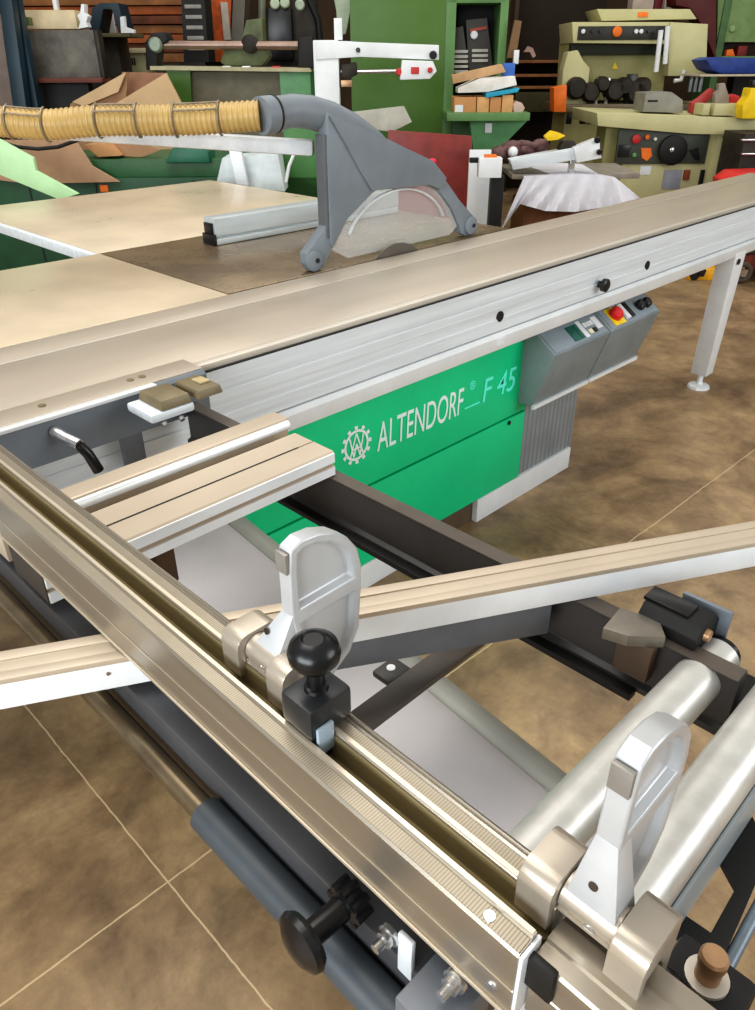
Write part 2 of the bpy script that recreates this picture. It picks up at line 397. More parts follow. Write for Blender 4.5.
button(2.508, 0.052, 0.026, 0.03, mat('signal_red', (206, 30, 34), 0.35), 'emergency_stop')
for k, (u, m) in enumerate(((2.575, white_paint), (2.605, black_plastic))):
    plate('switch_plate', u-0.012, u+0.012, 0.02, 0.085, m, 0.01)
for u in (2.685, 2.735):
    button(u, 0.05, 0.020, 0.022, black_plastic, 'rotary_switch')

# ================================================================ sliding carriage
car = thing('sliding_carriage', 'long flat aluminium sliding carriage running along the front of the saw', 'sliding table', (2.0, 1.45, 0.74))
fc = MB(); fc.prism([(1.302, 0.742), (1.302, 0.778), (1.305, 0.780), (1.305, 0.806), (1.3, 0.809), (1.3, 0.832), (1.3025, 0.834), (1.3025, 0.838), (1.3, 0.84), (1.3, 0.884), (1.33, 0.884), (1.33, 0.752), (1.56, 0.752), (1.56, 0.742)], 'x', XL, XR, 0)
fc.build('carriage_beam', alu_face, car)
tp = MB(); tp.prism([(1.331, 0.872), (1.331, 0.9), (1.606, 0.9), (1.606, 0.872)], 'x', XL, XR, 0.001)
tp.build('carriage_top', alu_top, car)
lip = MB(); lip.prism([(1.306, 0.886), (1.306, 0.9), (1.330, 0.9), (1.330, 0.886)], 'x', 0.77, XR, 0.001)
lip.build('edge_strip', lip_tan, car)
sl = MB(); sl.box(XL, XR, 1.2985, 1.3055, 0.8845, 0.8875); sl.build('edge_slot', black_matte, car)
kn = MB(); kn.lathe([(0, 0.012), (0.012, 0.012), (0.016, 0.022), (0.03, 0.022), (0.034, 0.016)], (2.36, 1.30, 0.78), (0, -1, 0), 18); kn.build('locking_knob', black_plastic, car)
for x in (1.811, 2.70):
    MB().lathe([(0, 0.016), (0.003, 0.016)], (x, 1.3045, 0.785), (0, -1, 0), 18).build('hole_plug', black_matte, car)
B(1.79, 1.82, 1.2835, 1.2875, 0.705, 0.725).build('sticker', white_paint, saw)

# ================================================================ blade guard, hose, rip fence
gd = thing('blade_guard', 'grey plastic blade guard arching over the saw blade with hose elbow', 'blade guard', (1.86, 1.77, 0.9))
g = MB()
g.prism([(1.540, 1.24), (1.550, 1.315), (1.70, 1.270), (1.844, 1.215), (1.994, 1.161), (2.060, 1.105), (2.033, 1.070), (1.973, 1.091), (1.739, 1.099), (1.665, 1.06), (1.60, 1.0)][:9] + [(1.722, 1.094), (1.612, 1.030), (1.552, 0.955), (1.540, 0.975)], 'y', 1.742, 1.780, 0.004)
g.build('hood', guard_grey, gd)
g2 = MB(); g2.prism([(1.548, 1.31), (1.60, 1.245), (1.66, 1.165), (1.712, 1.100), (1.739, 1.0995), (1.973, 1.0915), (2.033, 1.071), (2.055, 1.105), (1.99, 1.158), (1.84, 1.212), (1.70, 1.265)], 'y', 1.734, 1.7425, 0.003); g2.build('hood_fairing', guard_grey, gd)
ar = MB()
ar.prism([(1.995, 1.160), (2.139, 1.027), (2.232, 0.957), (2.246, 0.93), (2.236, 0.905), (2.190, 0.9015), (2.160, 0.912), (2.146, 0.94), (2.098, 1.006), (2.033, 1.066)], 'y', 1.746, 1.778, 0.003)
ar.build('front_arm', guard_grey, gd)
ra = MB(); ra.prism([(1.540, 1.03), (1.585, 0.995), (1.532, 0.93), (1.512, 0.905), (1.470, 0.9015), (1.450, 0.925), (1.450, 0.955)], 'y', 1.746, 1.778, 0.003)
ra.build('rear_arm', guard_grey, gd)
for x, z in ((1.475, 0.932), (2.205, 0.935)):
    MB().lathe([(0, 0.03), (0.008, 0.03), (0.01, 0.024)], (x, 1.746, z+0.0), (0, -1, 0), 24).build('roller_hub', guard_grey, gd)
    MB().lathe([(0, 0.007), (0.003, 0.007)], (x+0.008, 1.736, z), (0, -1, 0), 12).build('pivot_screw', black_matte, gd)
B(1.530, 1.540, 1.743, 1.780, 0.985, 1.262, bev=0.002).build('post_edge', guard_dark, gd)
el = MB()
path = [(1.41, 1.80, 1.318), (1.47, 1.80, 1.322), (1.53, 1.798, 1.316), (1.60, 1.793, 1.298), (1.67, 1.787, 1.268), (1.75, 1.78, 1.222), (1.83, 1.772, 1.166), (1.88, 1.768, 1.125)]
pts = []; rr = []
el.tube(path, [0.0405, 0.0415, 0.043, 0.044, 0.045, 0.044, 0.036, 0.02], 22)
el.build('elbow_pipe', guard_grey, gd)
co = MB(); co.lathe([(0, 0.039), (0.0, 0.0465), (0.045, 0.0465), (0.047, 0.0435), (0.065, 0.0425)], (1.362, 1.80, 1.314), (1, 0, 0.05), 28); co.build('hose_collar', guard_grey, gd)
MB().lathe([(0, 0.0475), (0.006, 0.0475)], (1.40, 1.80, 1.3165), (1, 0, 0.05), 28).build('clamp_band', black_matte, gd)
MB().ball((2.0, 1.752, 1.155), 0.012, (1.6, 0.8, 1)).build('red_pointer', mat('red_tip', (232, 40, 70), 0.4), gd)
gm = bpy.data.materials.new('clear_guard_plastic'); gm.use_nodes = True
b_ = gm.node_tree.nodes['Principled BSDF']; b_.inputs['Base Color'].default_value = (0.82, 0.84, 0.84, 1); b_.inputs['Roughness'].default_value = 0.08
b_.inputs['Alpha'].default_value = 0.22; b_.inputs['Specular IOR Level'].default_value = 0.6
cs = MB(); cs.prism([(1.55, 0.952), (1.61, 1.03), (1.735, 1.098), (1.97, 1.092), (2.03, 1.064), (2.095, 1.004), (2.14, 0.94), (2.10, 0.917), (1.62, 0.915)], 'y', 1.752, 1.756)
cs.build('clear_shield', gm, gd)
rm = MB()
for i in range(14):
    t0 = math.radians(158-136*i/14); t1 = math.radians(158-136*(i+1)/14)
    def E2(t, k): return (1.84+0.235*k*math.cos(t), 1.748, 0.922+0.168*k*math.sin(t))
    rm.bar(E2(t0, 1), E2(t1, 1), 0.006, 0.010, (0, 1, 0))
rm.build('shield_rim', mat('clear_edge_grey', (196, 200, 200), 0.25), gd)
sa = MB(); sa.bar((1.552, 1.81, 1.224), (1.063, 2.33, 1.268), 0.05, 0.042, bev=0.012)
sa.build('support_arm', mat('pale_grey_arm', (196, 199, 202), 0.4), gd)

hs = thing('dust_hose', 'amber ribbed dust extraction hose running left from the blade guard', 'hose', (0.9, 2.25, 1.26))
hm = MB(); path = []; rad = []
ctrl = [(0.36, 2.80, 1.33), (0.66, 2.50, 1.318), (0.86, 2.30, 1.306), (0.96, 2.20, 1.296), (1.06, 2.10, 1.305), (1.22, 1.945, 1.306), (1.36, 1.80, 1.3145)]
def cat(P, t):
    n = len(P)-1; i = min(int(t), n-1); f = t-i
    p0, p1, p2, p3 = Vector(P[max(i-1, 0)]), Vector(P[i]), Vector(P[i+1]), Vector(P[min(i+2, n)])
    return 0.5*((2*p1)+(p2-p0)*f+(2*p0-5*p1+4*p2-p3)*f*f+(3*p1-p0-3*p2+p3)*f**3)
samples = [cat(ctrl, 6*i/400) for i in range(401)]
dist = [0]
for a, c in zip(samples, samples[1:]): dist.append(dist[-1]+(c-a).length)
Lh = dist[-1]; n_s = int(Lh/0.0035); j = 0
for i in range(n_s+1):
    s_ = Lh*i/n_s
    while j < 399 and dist[j+1] < s_: j += 1
    f = (s_-dist[j])/max(1e-6, dist[j+1]-dist[j])
    path.append(samples[j].lerp(samples[j+1], min(1, f)))
    rad.append(0.0362 + (0.0026, 0.0013, -0.0016, 0.0003)[i % 4])
hm.tube(path, rad, 22); hm.build('hose_body', hose_mat, hs, sharp=180)
HD = Vector((-0.7071, -0.7071, 0))
def clip(xa, xb):
    c = MB()
    def onhose(x):
        return min(path, key=lambda p: abs(p.x-x))
    for x in (xa, xb):
        p = onhose(x)
        c.tube([p + HD*(0.0412*math.sin(a)) + Vector((0, 0, 0.0412*math.cos(a))) for a in [PI*k/14*1.05 for k in range(15)]], 0.0028, 8)
    for a in (0.35, 0.95):
        c.tube([onhose(xa+(xb-xa)*k/6) + HD*(0.0412*math.sin(a)) + Vector((0, 0, 0.0412*math.cos(a))) for k in range(7)], 0.0024, 8)
    c.build('wire_clip', wire_mat, hs)
for a, c in ((0.893, 0.960), (1.058, 1.134), (1.205, 1.287)): clip(a, c)

rf = thing('rip_fence', 'short aluminium rip fence bar lying on the dark cast iron table', 'fence', (1.9, 2.3, 0.9))
f = MB(); f.prism([(2.262, 0.9), (2.262, 0.918), (2.270, 0.922), (2.262, 0.928), (2.262, 0.985), (2.33, 0.985), (2.33, 0.9)], 'x', 1.49, 2.38, 0.002); f.build('fence_bar', mat('fence_aluminium', (198, 206, 208), 0.32, 0.4, 0.04, 6, (0.4, 10, 10)), rf)
f = MB(); f.box(1.478, 1.489, 2.262, 2.33, 0.899, 0.935, bev=0.002); f.box(1.481, 1.489, 2.275, 2.32, 0.935, 0.97, bev=0.002); f.build('end_cap', black_plastic, rf)

# ================================================================ crosscut outrigger frame
fr = thing('outrigger_table', 'charcoal steel outrigger frame carrying rails and silver tubes in front of the saw', 'crosscut table', (0.5, 0.7, 0.767))
# head hooked on the carriage
hd = MB(); hd.prism([(1.262, 0.823), (1.262, 0.899), (1.272, 0.906), (1.346, 0.906), (1.346, 0.901), (1.281, 0.901), (1.281, 0.823)], 'x', -0.75, 0.772, 0.001)
hd.build('head_plate', head_grey, fr)
hs_ = MB(); hs_.box(-0.75, 0.772, 1.276, 1.346, 0.9055, 0.9085, bev=0.001); hso = hs_.build('head_strip', alu_top, fr)
le_ = MB(); le_.box(-0.75, 0.66, 1.2585, 1.276, 0.901, 0.9085, bev=0.002); le_.build('strip_edge', alu_lip, fr)
for x in (0.46, 0.635, 0.66):
    MB().lathe([(0, 0.007), (0.002, 0.007)], (x, 1.315, 0.9085), (0, 0, 1), 12).build('screw', grip_brown, hso)
for x in (0.10, 0.592):
    B(x-0.022, x+0.022, 1.262, 1.275, 0.74, 0.825, bev=0.002).build('post', slate, fr)
# grip blocks on the head
cb = MB(); cb.hexa([(0.603, 1.150, 0.902), (0.668, 1.150, 0.902), (0.668, 1.232, 0.902), (0.603, 1.232, 0.902)], [(0.607, 1.154, 0.920), (0.664, 1.154, 0.920), (0.664, 1.228, 0.920), (0.607, 1.228, 0.920)], 0.003)
cb.build('clamp_block', grip_brown, fr)
cb = MB(); cb.box(0.580, 0.670, 1.148, 1.236, 0.885, 0.902, bev=0.006); cb.build('clamp_plate', alu_face, fr)
cb = MB(); cb.hexa([(0.676, 1.142, 0.905), (0.730, 1.142, 0.905), (0.730, 1.226, 0.905), (0.676, 1.226, 0.905)], [(0.679, 1.145, 0.921), (0.727, 1.145, 0.921), (0.727, 1.222, 0.921), (0.679, 1.222, 0.921)], 0.003)
cb.build('clamp_block', grip_brown, fr)
B(0.70, 0.722, 1.17, 1.20, 0.921, 0.925, bev=0.002).build('clamp_tab', mat('pale_tan', (190, 172, 130), 0.5), fr)
for x in (0.585, 0.62):
    MB().lathe([(0, 0.006), (0.006, 0.005)], (x+0.02, 1.152, 0.879), (0, -0.7, -0.5), 10).build('bolt', steel, fr)
# ratchet lever on the head
lv = MB(); lv.tube([(0.452, 1.262, 0.878), (0.458, 1.235, 0.872), (0.468, 1.205, 0.866)], [0.012, 0.010, 0.010], 14); lvo = lv.build('lever_pin', steel, fr)
lv = MB(); lv.tube([(0.466, 1.203, 0.866), (0.474, 1.193, 0.85), (0.484, 1.188, 0.815)], [0.009, 0.0095, 0.010], 14); lv.build('lever_grip', black_plastic, lvo)
# right beam: C section, open towards the inside
rb = MB(); rb.prism([(0.706, 0.767), (0.706, 0.776), (0.714, 0.780), (0.714, 0.846), (0.710, 0.850), (0.736, 0.850), (0.736, 0.767)], 'y', 0.155, 1.258, 0.001)
rbo = rb.build('side_beam', dark_frame, fr)
B(0.7105, 0.7355, 0.156, 1.257, 0.8495, 0.8515).build('top_flange', dark_top, rbo)
B(0.690, 0.7065, 0.26, 1.24, 0.762, 0.772, bev=0.002).build('lower_flange', black_matte, rbo)
for y in (0.84, 1.05):
    MB().lathe([(0, 0.006), (0.0015, 0.006)], (0.723, y, 0.8512), (0, 0, 1), 12).build('hole', black_matte, rbo)
# left beam
lb = MB(); lb.box(0.239, 0.292, 0.16, 1.258, 0.775, 0.8405, bev=0.003); lb.build('side_beam', mat('graphite_beam', (74, 74, 76), 0.4, 0.1, 0.1, 6), fr)
# round rod and plastic sleeve outside the left beam
rd = MB(); rd.tube([(0.222, -0.25, 0.80), (0.222, 1.25, 0.80)], 0.0125, 20); rd.build('guide_rod', mat('worn_steel_rod', (124, 110, 88), 0.28, 0.7, 0.2, 10), fr)
slv = MB(); slv.tube([(0.2215, -0.22, 0.80), (0.2215, 0.466, 0.80)], 0.0178, 24); slv.build('rod_sleeve', slate_blue, fr)
# silver cross tubes
t1 = MB(); t1.tube([(0.295, 0.205, 0.825), (0.765, 0.197, 0.825)], 0.0265, 28); t1o = t1.build('cross_tube', tube_alu, fr)
MB().tube([(0.764, 0.197, 0.825), (0.778, 0.197, 0.825)], 0.022, 20).build('tube_plug', black_plastic, t1o)
t2 = MB(); t2.prism(arc(0.118, 0.835, 0.0265, -20, 200, 18) + [(0.0915, 0.79), (0.100, 0.782), (0.136, 0.782), (0.1432, 0.79)], 'x', 0.315, 1.0)
t2.build('cross_tube', tube_alu, fr)
B(0.36, 1.0, 0.0885, 0.0925, 0.752, 0.822, bev=0.002).build('tube_web', mat('pale_blue_grey_steel', (172, 182, 188), 0.4, 0.2, 0.05, 8), fr)
# lower cross members
lw = MB(); lw.box(0.292, 0.712, 0.462, 0.498, 0.742, 0.752, bev=0.002); lw.build('cross_bar', mat('umber_steel', (92, 86, 80), 0.4, 0.2, 0.12, 7), fr)
tb = MB(); tb.hexa([(0.515, 0.497, 0.742), (0.555, 0.497, 0.742), (0.555, 0.53, 0.742), (0.515, 0.53, 0.742)], [(0.515, 0.497, 0.752), (0.555, 0.497, 0.752), (0.555, 0.53, 0.752), (0.515, 0.53, 0.752)], 0.003)
tbo = tb.build('mounting_tab', dark_frame, fr)
MB().lathe([(0, 0.006), (0.001, 0.006)], (0.536, 0.516, 0.7522), (0, 0, 1), 12).build('hole', alu_lip, tbo)
dv = Vector((0.731-0.478, 0.354-0.507, 0)).normalized(); nv = Vector((-dv.y, dv.x, 0))
P0 = Vector((0.36, 0.5785, 0)); L_ = 0.385
a_ = P0 + nv*0.002; c_ = P0 + dv*L_ + nv*0.002
cr_ = MB(); cr_.hexa([(*a_.xy, 0.797), (*c_.xy, 0.797), (*(c_+nv*0.04).xy, 0.797), (*(a_+nv*0.04).xy, 0.797)],
                     [(*a_.xy, 0.844), (*c_.xy, 0.844), (*(c_+nv*0.04).xy, 0.844), (*(a_+nv*0.04).xy, 0.844)], 0.003)
cr_.build('diagonal_bar', slate, fr)
# fittings at the end of the right beam
fp = MB(); fp.hexa([(0.668, 0.300, 0.852), (0.676, 0.272, 0.852), (0.704, 0.240, 0.852), (0.730, 0.262, 0.852), (0.715, 0.305, 0.852)],
                   [(0.668, 0.300, 0.868), (0.676, 0.272, 0.868), (0.704, 0.240, 0.868), (0.730, 0.262, 0.868), (0.715, 0.305, 0.868)], 0.001)
fp.build('pointed_plate', mat('pewter_plate', (128, 122, 112), 0.35, 0.5, 0.1, 20), fr)
B(0.690, 0.708, 0.246, 0.29, 0.80, 0.853, bev=0.002).build('plate_bracket', mat('umber_bracket', (84, 68, 54), 0.5), fr)
fk = MB(); fk.prism([(0.722, 0.852), (0.722, 0.868), (0.732, 0.880), (0.768, 0.880), (0.784, 0.866), (0.784, 0.80), (0.738, 0.80), (0.738, 0.852)], 'y', 0.212, 0.285, 0.002)
fko = fk.build('end_clamp', black_matte, fr)
B(0.737, 0.765, 0.232, 0.288, 0.879, 0.884, bev=0.001).build('clamp_rib', black_plastic, fko)
MB().lathe([(0, 0.008), (0.006, 0.007)], (0.748, 0.212, 0.862), (0, -1, 0), 12).build('bolt', brass, fko)
B(0.784, 0.79, 0.20, 0.26, 0.83, 0.878, bev=0.001).build('clamp_face', head_grey, fko)
# plates joining tubes at the right end
jp = MB(); jp.box(0.738, 0.80, 0.10, 0.235, 0.765, 0.796, bev=0.002); jp.build('end_plate', black_matte, fr)
# open bracket below the second tube
ob = MB(); Z0, Z1 = 0.742, 0.750
P4 = [(0.655, 0.100), (0.615, 0.060), (0.455, 0.046), (0.475, 0.100)]
I4 = [(0.572, 0.092), (0.553, 0.068), (0.493, 0.066), (0.492, 0.093)]
for i in range(4):
    j = (i+1) % 4
    ob.hexa([(*P4[i], Z0), (*P4[j], Z0), (*I4[j], Z0), (*I4[i], Z0)], [(*P4[i], Z1), (*P4[j], Z1), (*I4[j], Z1), (*I4[i], Z1)])
ob.build('open_bracket', black_matte, fr)
MB().tube([(0.44, 0.042, 0.745), (0.80, 0.052, 0.745)], 0.006, 12).build('brace_rod', mat('steel_blue_rod', (120, 132, 142), 0.4, 0.4), fr)
# pivot block with brass bolt
pb = MB(); pb.box(0.322, 0.372, 0.012, 0.066, 0.80, 0.905, bev=0.006); pbo = pb.build('pivot_block', black_matte, fr)
MB().ball((0.318, 0.058, 0.90), 0.022, (1.0, 0.9, 0.8)).build('rubber_boot', black_plastic, pbo)
MB().lathe([(0, 0.0145), (0.003, 0.0145), (0.0035, 0.010)], (0.350, 0.040, 0.905), (0, 0, 1), 24).build('washer', lip_tan, pbo)
MB().lathe([(0, 0.0085), (0.015, 0.0085), (0.0155, 0.0095), (0.022, 0.0095), (0.024, 0.008)], (0.350, 0.040, 0.9085), (0, 0, 1), 20).build('bolt', brass, pbo)
# bracket, bolts and lever under the end of the rail
fb = MB(); fb.box(0.205, 0.262, 0.150, 0.192, 0.80, 0.872, bev=0.002); fb.build('rail_bracket', slate, fr)
for y, z in ((0.229, 0.862), (0.165, 0.885)):
    n_ = MB(); n_.lathe([(0, 0.0095), (0.004, 0.0095), (0.0041, 0.0072), (0.009, 0.0072), (0.0091, 0.0042), (0.018, 0.0042)], (0.240, y, z), (-1, 0, 0), 14); n_.build('bolt', steel, fr)
B(0.238, 0.243, 0.206, 0.221, 0.825, 0.875, bev=0.002).build('strap', alu_lip, fr)
kb = MB(); kb.tube([(0.242, 0.270, 0.862), (0.192, 0.272, 0.862)], 0.0105, 18); kbo = kb.build('clamp_knob', black_plastic, fr)
st_ = MB(); st_.lathe([(0, 0.012), (0.002, 0.016), (0.016, 0.016), (0.018, 0.012)], (0.244, 0.270, 0.862), (-1, 0, 0), 18)
for k in range(8):
    a = 2*PI*k/8; st_.lathe([(0, 0.004), (0.016, 0.004)], (0.243, 0.270+0.0155*math.cos(a), 0.862+0.0155*math.sin(a)), (-1, 0, 0), 8)
st_.build('star_collar', black_plastic, kbo)
MB().lathe([(0, 0.008), (0.004, 0.022), (0.009, 0.0255), (0.014, 0.024), (0.019, 0.015), (0.021, 0.004)], (0.197, 0.2718, 0.862), (-1, 0.04, 0), 28).build('knob_head', black_plastic, kbo)

# support profiles lying across the frame
fa = MB(); fa.prism([(0.826, 0.853), (0.826, 0.868), (0.831, 0.871), (0.826, 0.874), (0.826, 0.892), (0.829, 0.895), (0.876, 0.895), (0.876, 0.889), (0.879, 0.889), (0.879, 0.895), (0.925, 0.895), (0.928, 0.892), (0.928, 0.853)], 'x', 0.240, 0.7225, 0)
ra_ = tag(fa.build('support_rail', alu_bar_top, None), 'double grooved aluminium rail crossing under the long fence, nearest of the two', 'aluminium rail')
B(0.2405, 0.7215, 0.8235, 0.8262, 0.876, 0.8925).build('face_strip', alu_bar_face, ra_)
B(0.2405, 0.7215, 0.8235, 0.8262, 0.8535, 0.868).build('face_strip', alu_bar_face, ra_)
fb_ = MB(); fb_.box(0.242, 0.690, 0.8757, 0.8790, 0.8893, 0.8955); fb_.build('slot', black_matte, ra_)
B(0.2385, 0.240, 0.827, 0.928, 0.8535, 0.894).build('end_cap', mat('dark_open_end', (58, 54, 50), 0.5), ra_)  # dark plate stands in for the unlit inside of the open rail end
fbk = MB(); fbk.prism([(0.9535, 0.853), (0.9535, 0.897), (0.9515, 0.910), (0.954, 0.912), (0.990, 0.912), (0.996, 0.908), (0.996, 0.853)], 'x', 0.240, 0.731, 0.002)
rb_ = tag(fbk.build('support_rail', alu_bar_top, None), 'smooth round-nosed aluminium rail behind the double grooved one', 'aluminium rail')
nb = MB(); nb.tube([(0.242, 0.9525, 0.900), (0.729, 0.9525, 0.900)], 0.0085, 14); nb.build('rounded_nose', alu_lip, rb_)
B(0.40, 0.432, 0.852, 0.885, 0.775, 0.851, bev=0.004).build('rail_bracket', mat('rust_brown_bracket', (74, 50, 28), 0.5), fr)

# loose bar lying diagonally across the frame
d2 = Vector((0.93-0.118, 0.225-0.68, 0)).normalized(); n2_ = Vector((-d2.y, d2.x, 0))
S0 = Vector((0.47, 0.495, 0))
def dbar(t, w, z): return tuple((S0 + d2*t + n2_*w).xy) + (z,)
dbm = MB(); T0, T1 = -0.78, 0.95; WD = 0.047
dbm.hexa([dbar(T0, 0, 0.852), dbar(T1, 0, 0.852), dbar(T1, WD, 0.852), dbar(T0, WD, 0.852)], [dbar(T0, 0, 0.886), dbar(T1, 0, 0.886), dbar(T1, WD, 0.886), dbar(T0, WD, 0.886)], 0.001)
do_ = tag(dbm.build('diagonal_rail', alu_bar_face, None), 'long pale aluminium bar lying diagonally over the frame and under the fence', 'aluminium rail')
for w0, w1, z in ((0.0, 0.013, 0.892), (0.0135, 0.032, 0.8905), (0.0325, WD, 0.892)):
    q = MB(); q.hexa([dbar(T0, w0, 0.885), dbar(T1, w0, 0.885), dbar(T1, w1, 0.885), dbar(T0, w1, 0.885)], [dbar(T0, w0, z), dbar(T1, w0, z), dbar(T1, w1, z), dbar(T0, w1, z)], 0.0006)
    q.build('top_strip', alu_bar_top, do_)
MB().lathe([(0, 0.0022), (0.0012, 0.0022)], dbar(-0.285, 0.0, 0.874), (d2.y, -d2.x, 0), 10).build('screw', grip_brown, do_)

# grey swing arm below the frame
sw = MB()
def arm_sec(y):
    xr = 0.685 + (y-0.338)*(0.095/0.867); xl = xr - (0.20 + 0.10*(y-0.16))
    pr = [(xl, 0.36), (xl, 0.53)] + [(p[0], p[1]) for p in arc(xl+0.06, 0.54, 0.06, 180, 90, 5)] + [(p[0], p[1]) for p in [(xr-0.075+0.075*math.cos(t_*PI/20), 0.53+0.07*math.sin(t_*PI/20)) for t_ in range(10, -1, -1)]] + [(xr, 0.36)]
    return [(x, y, z) for x, z in pr]
sw.hexa(arm_sec(0.16), arm_sec(1.385))
tag(sw.build('swing_arm', arm_paint, None), 'broad lavender grey swing arm with rounded edges under the outrigger frame', 'support arm')
def xr_(y): return 0.685 + (y-0.338)*(0.095/0.867)
MB().tube([(xr_(0.17)-0.026, 0.17, 0.572), (xr_(1.38)-0.026, 1.38, 0.572)], 0.031, 24).build('shaded_edge', mat('grey_green_edge_shade', (138, 138, 130), 0.45, 0.1, 0.05, 5), bpy.data.objects['swing_arm'])  # added strip; darker colour paints the shade on the arm's rounded shoulder
# upright joining the frame to the swing arm (seen through the gaps)
B(0.40, 0.60, 0.55, 0.66, 0.60, 0.741, bev=0.004).build('arm_post', dark_frame, fr) if False else None

# ================================================================ crosscut fence
fe = thing('crosscut_fence', 'long tan aluminium fence rail running towards the viewer with two flip stops', 'fence rail', (0.272, 0.65, 0.895))
Y0, Y1 = 0.122, 1.24
rp = MB(); rp.prism([(0.2405, 0.895), (0.2405, 0.9255), (0.2415, 0.927), (0.2405, 0.9285), (0.2405, 0.965), (0.2425, 0.967), (0.2545, 0.967), (0.256, 0.9705), (0.2595, 0.9705), (0.260, 0.969),
                     (0.260, 0.940), (0.280, 0.940), (0.280, 0.969), (0.281, 0.9705), (0.2845, 0.9705), (0.286, 0.967), (0.2965, 0.967), (0.2985, 0.9695),
                     (0.3005, 0.9675), (0.3025, 0.9695), (0.3055, 0.967), (0.3055, 0.895)], 'y', Y0, Y1)
rpo = rp.build('rail_body', alu_rail, fe, sharp=20)
B(0.2425, 0.2545, Y0+0.001, Y1, 0.9665, 0.9678).build('front_rule', ruler_mat, fe)
B(0.286, 0.2965, Y0+0.001, Y1, 0.9665, 0.9678).build('back_rule', ruler_mat, fe)
B(0.2560, 0.2597, Y0+0.001, Y1, 0.970, 0.9712).build('front_ridge', alu_ridge, fe)
B(0.2808, 0.2847, Y0+0.001, Y1, 0.970, 0.9712).build('back_ridge', alu_ridge, fe)
B(0.2385, 0.2405, Y0+0.001, Y1, 0.895, 0.899, bev=0.0006).build('bottom_bead', alu_ridge, fe)
B(0.2398, 0.2405, Y0+0.001, Y1, 0.9262, 0.9278).build('face_line', alu_ridge, fe)
gf_ = MB(); gf_.box(0.2602, 0.2798, Y0+0.001, Y1, 0.9402, 0.9415); gf_.box(0.2792, 0.2799, Y0+0.001, Y1, 0.9415, 0.9665); gf_.build('groove_liner', groove_mat, fe)
B(0.2715, 0.273, Y0+0.001, Y1, 0.9412, 0.947).build('groove_rib', alu_rail, fe)
ec = MB(); ec.box(0.2412, 0.262, Y0-0.003, Y0, 0.897, 0.966, bev=0.0008); ec.build('end_cap', alu_lip, fe)
MB().lathe([(0, 0.0045), (0.0015, 0.004)], (0.2405, 0.138, 0.912), (-1, 0, 0), 14).build('screw', steel, fe)
MB().lathe([(0, 0.0045), (0.0012, 0.004)], (0.248, 0.15, 0.9675), (0, 0, 1), 14).build('screw', steel, fe)
B(0.2475, 0.2545, 0.100, 0.121, 0.93, 0.962, bev=0.003).build('rubber_seal', black_matte, fe)
ex = MB(); ex.prism([(0.2525, 0.895), (0.2525, 0.925), (0.2535, 0.9265), (0.2525, 0.928), (0.2525, 0.955), (0.2545, 0.957), (0.266, 0.957), (0.267, 0.960), (0.284, 0.960), (0.285, 0.957), (0.303, 0.957), (0.303, 0.895)], 'y', -0.22, Y0-0.004)
ex.build('telescopic_extension', alu_rail, fe, sharp=20)

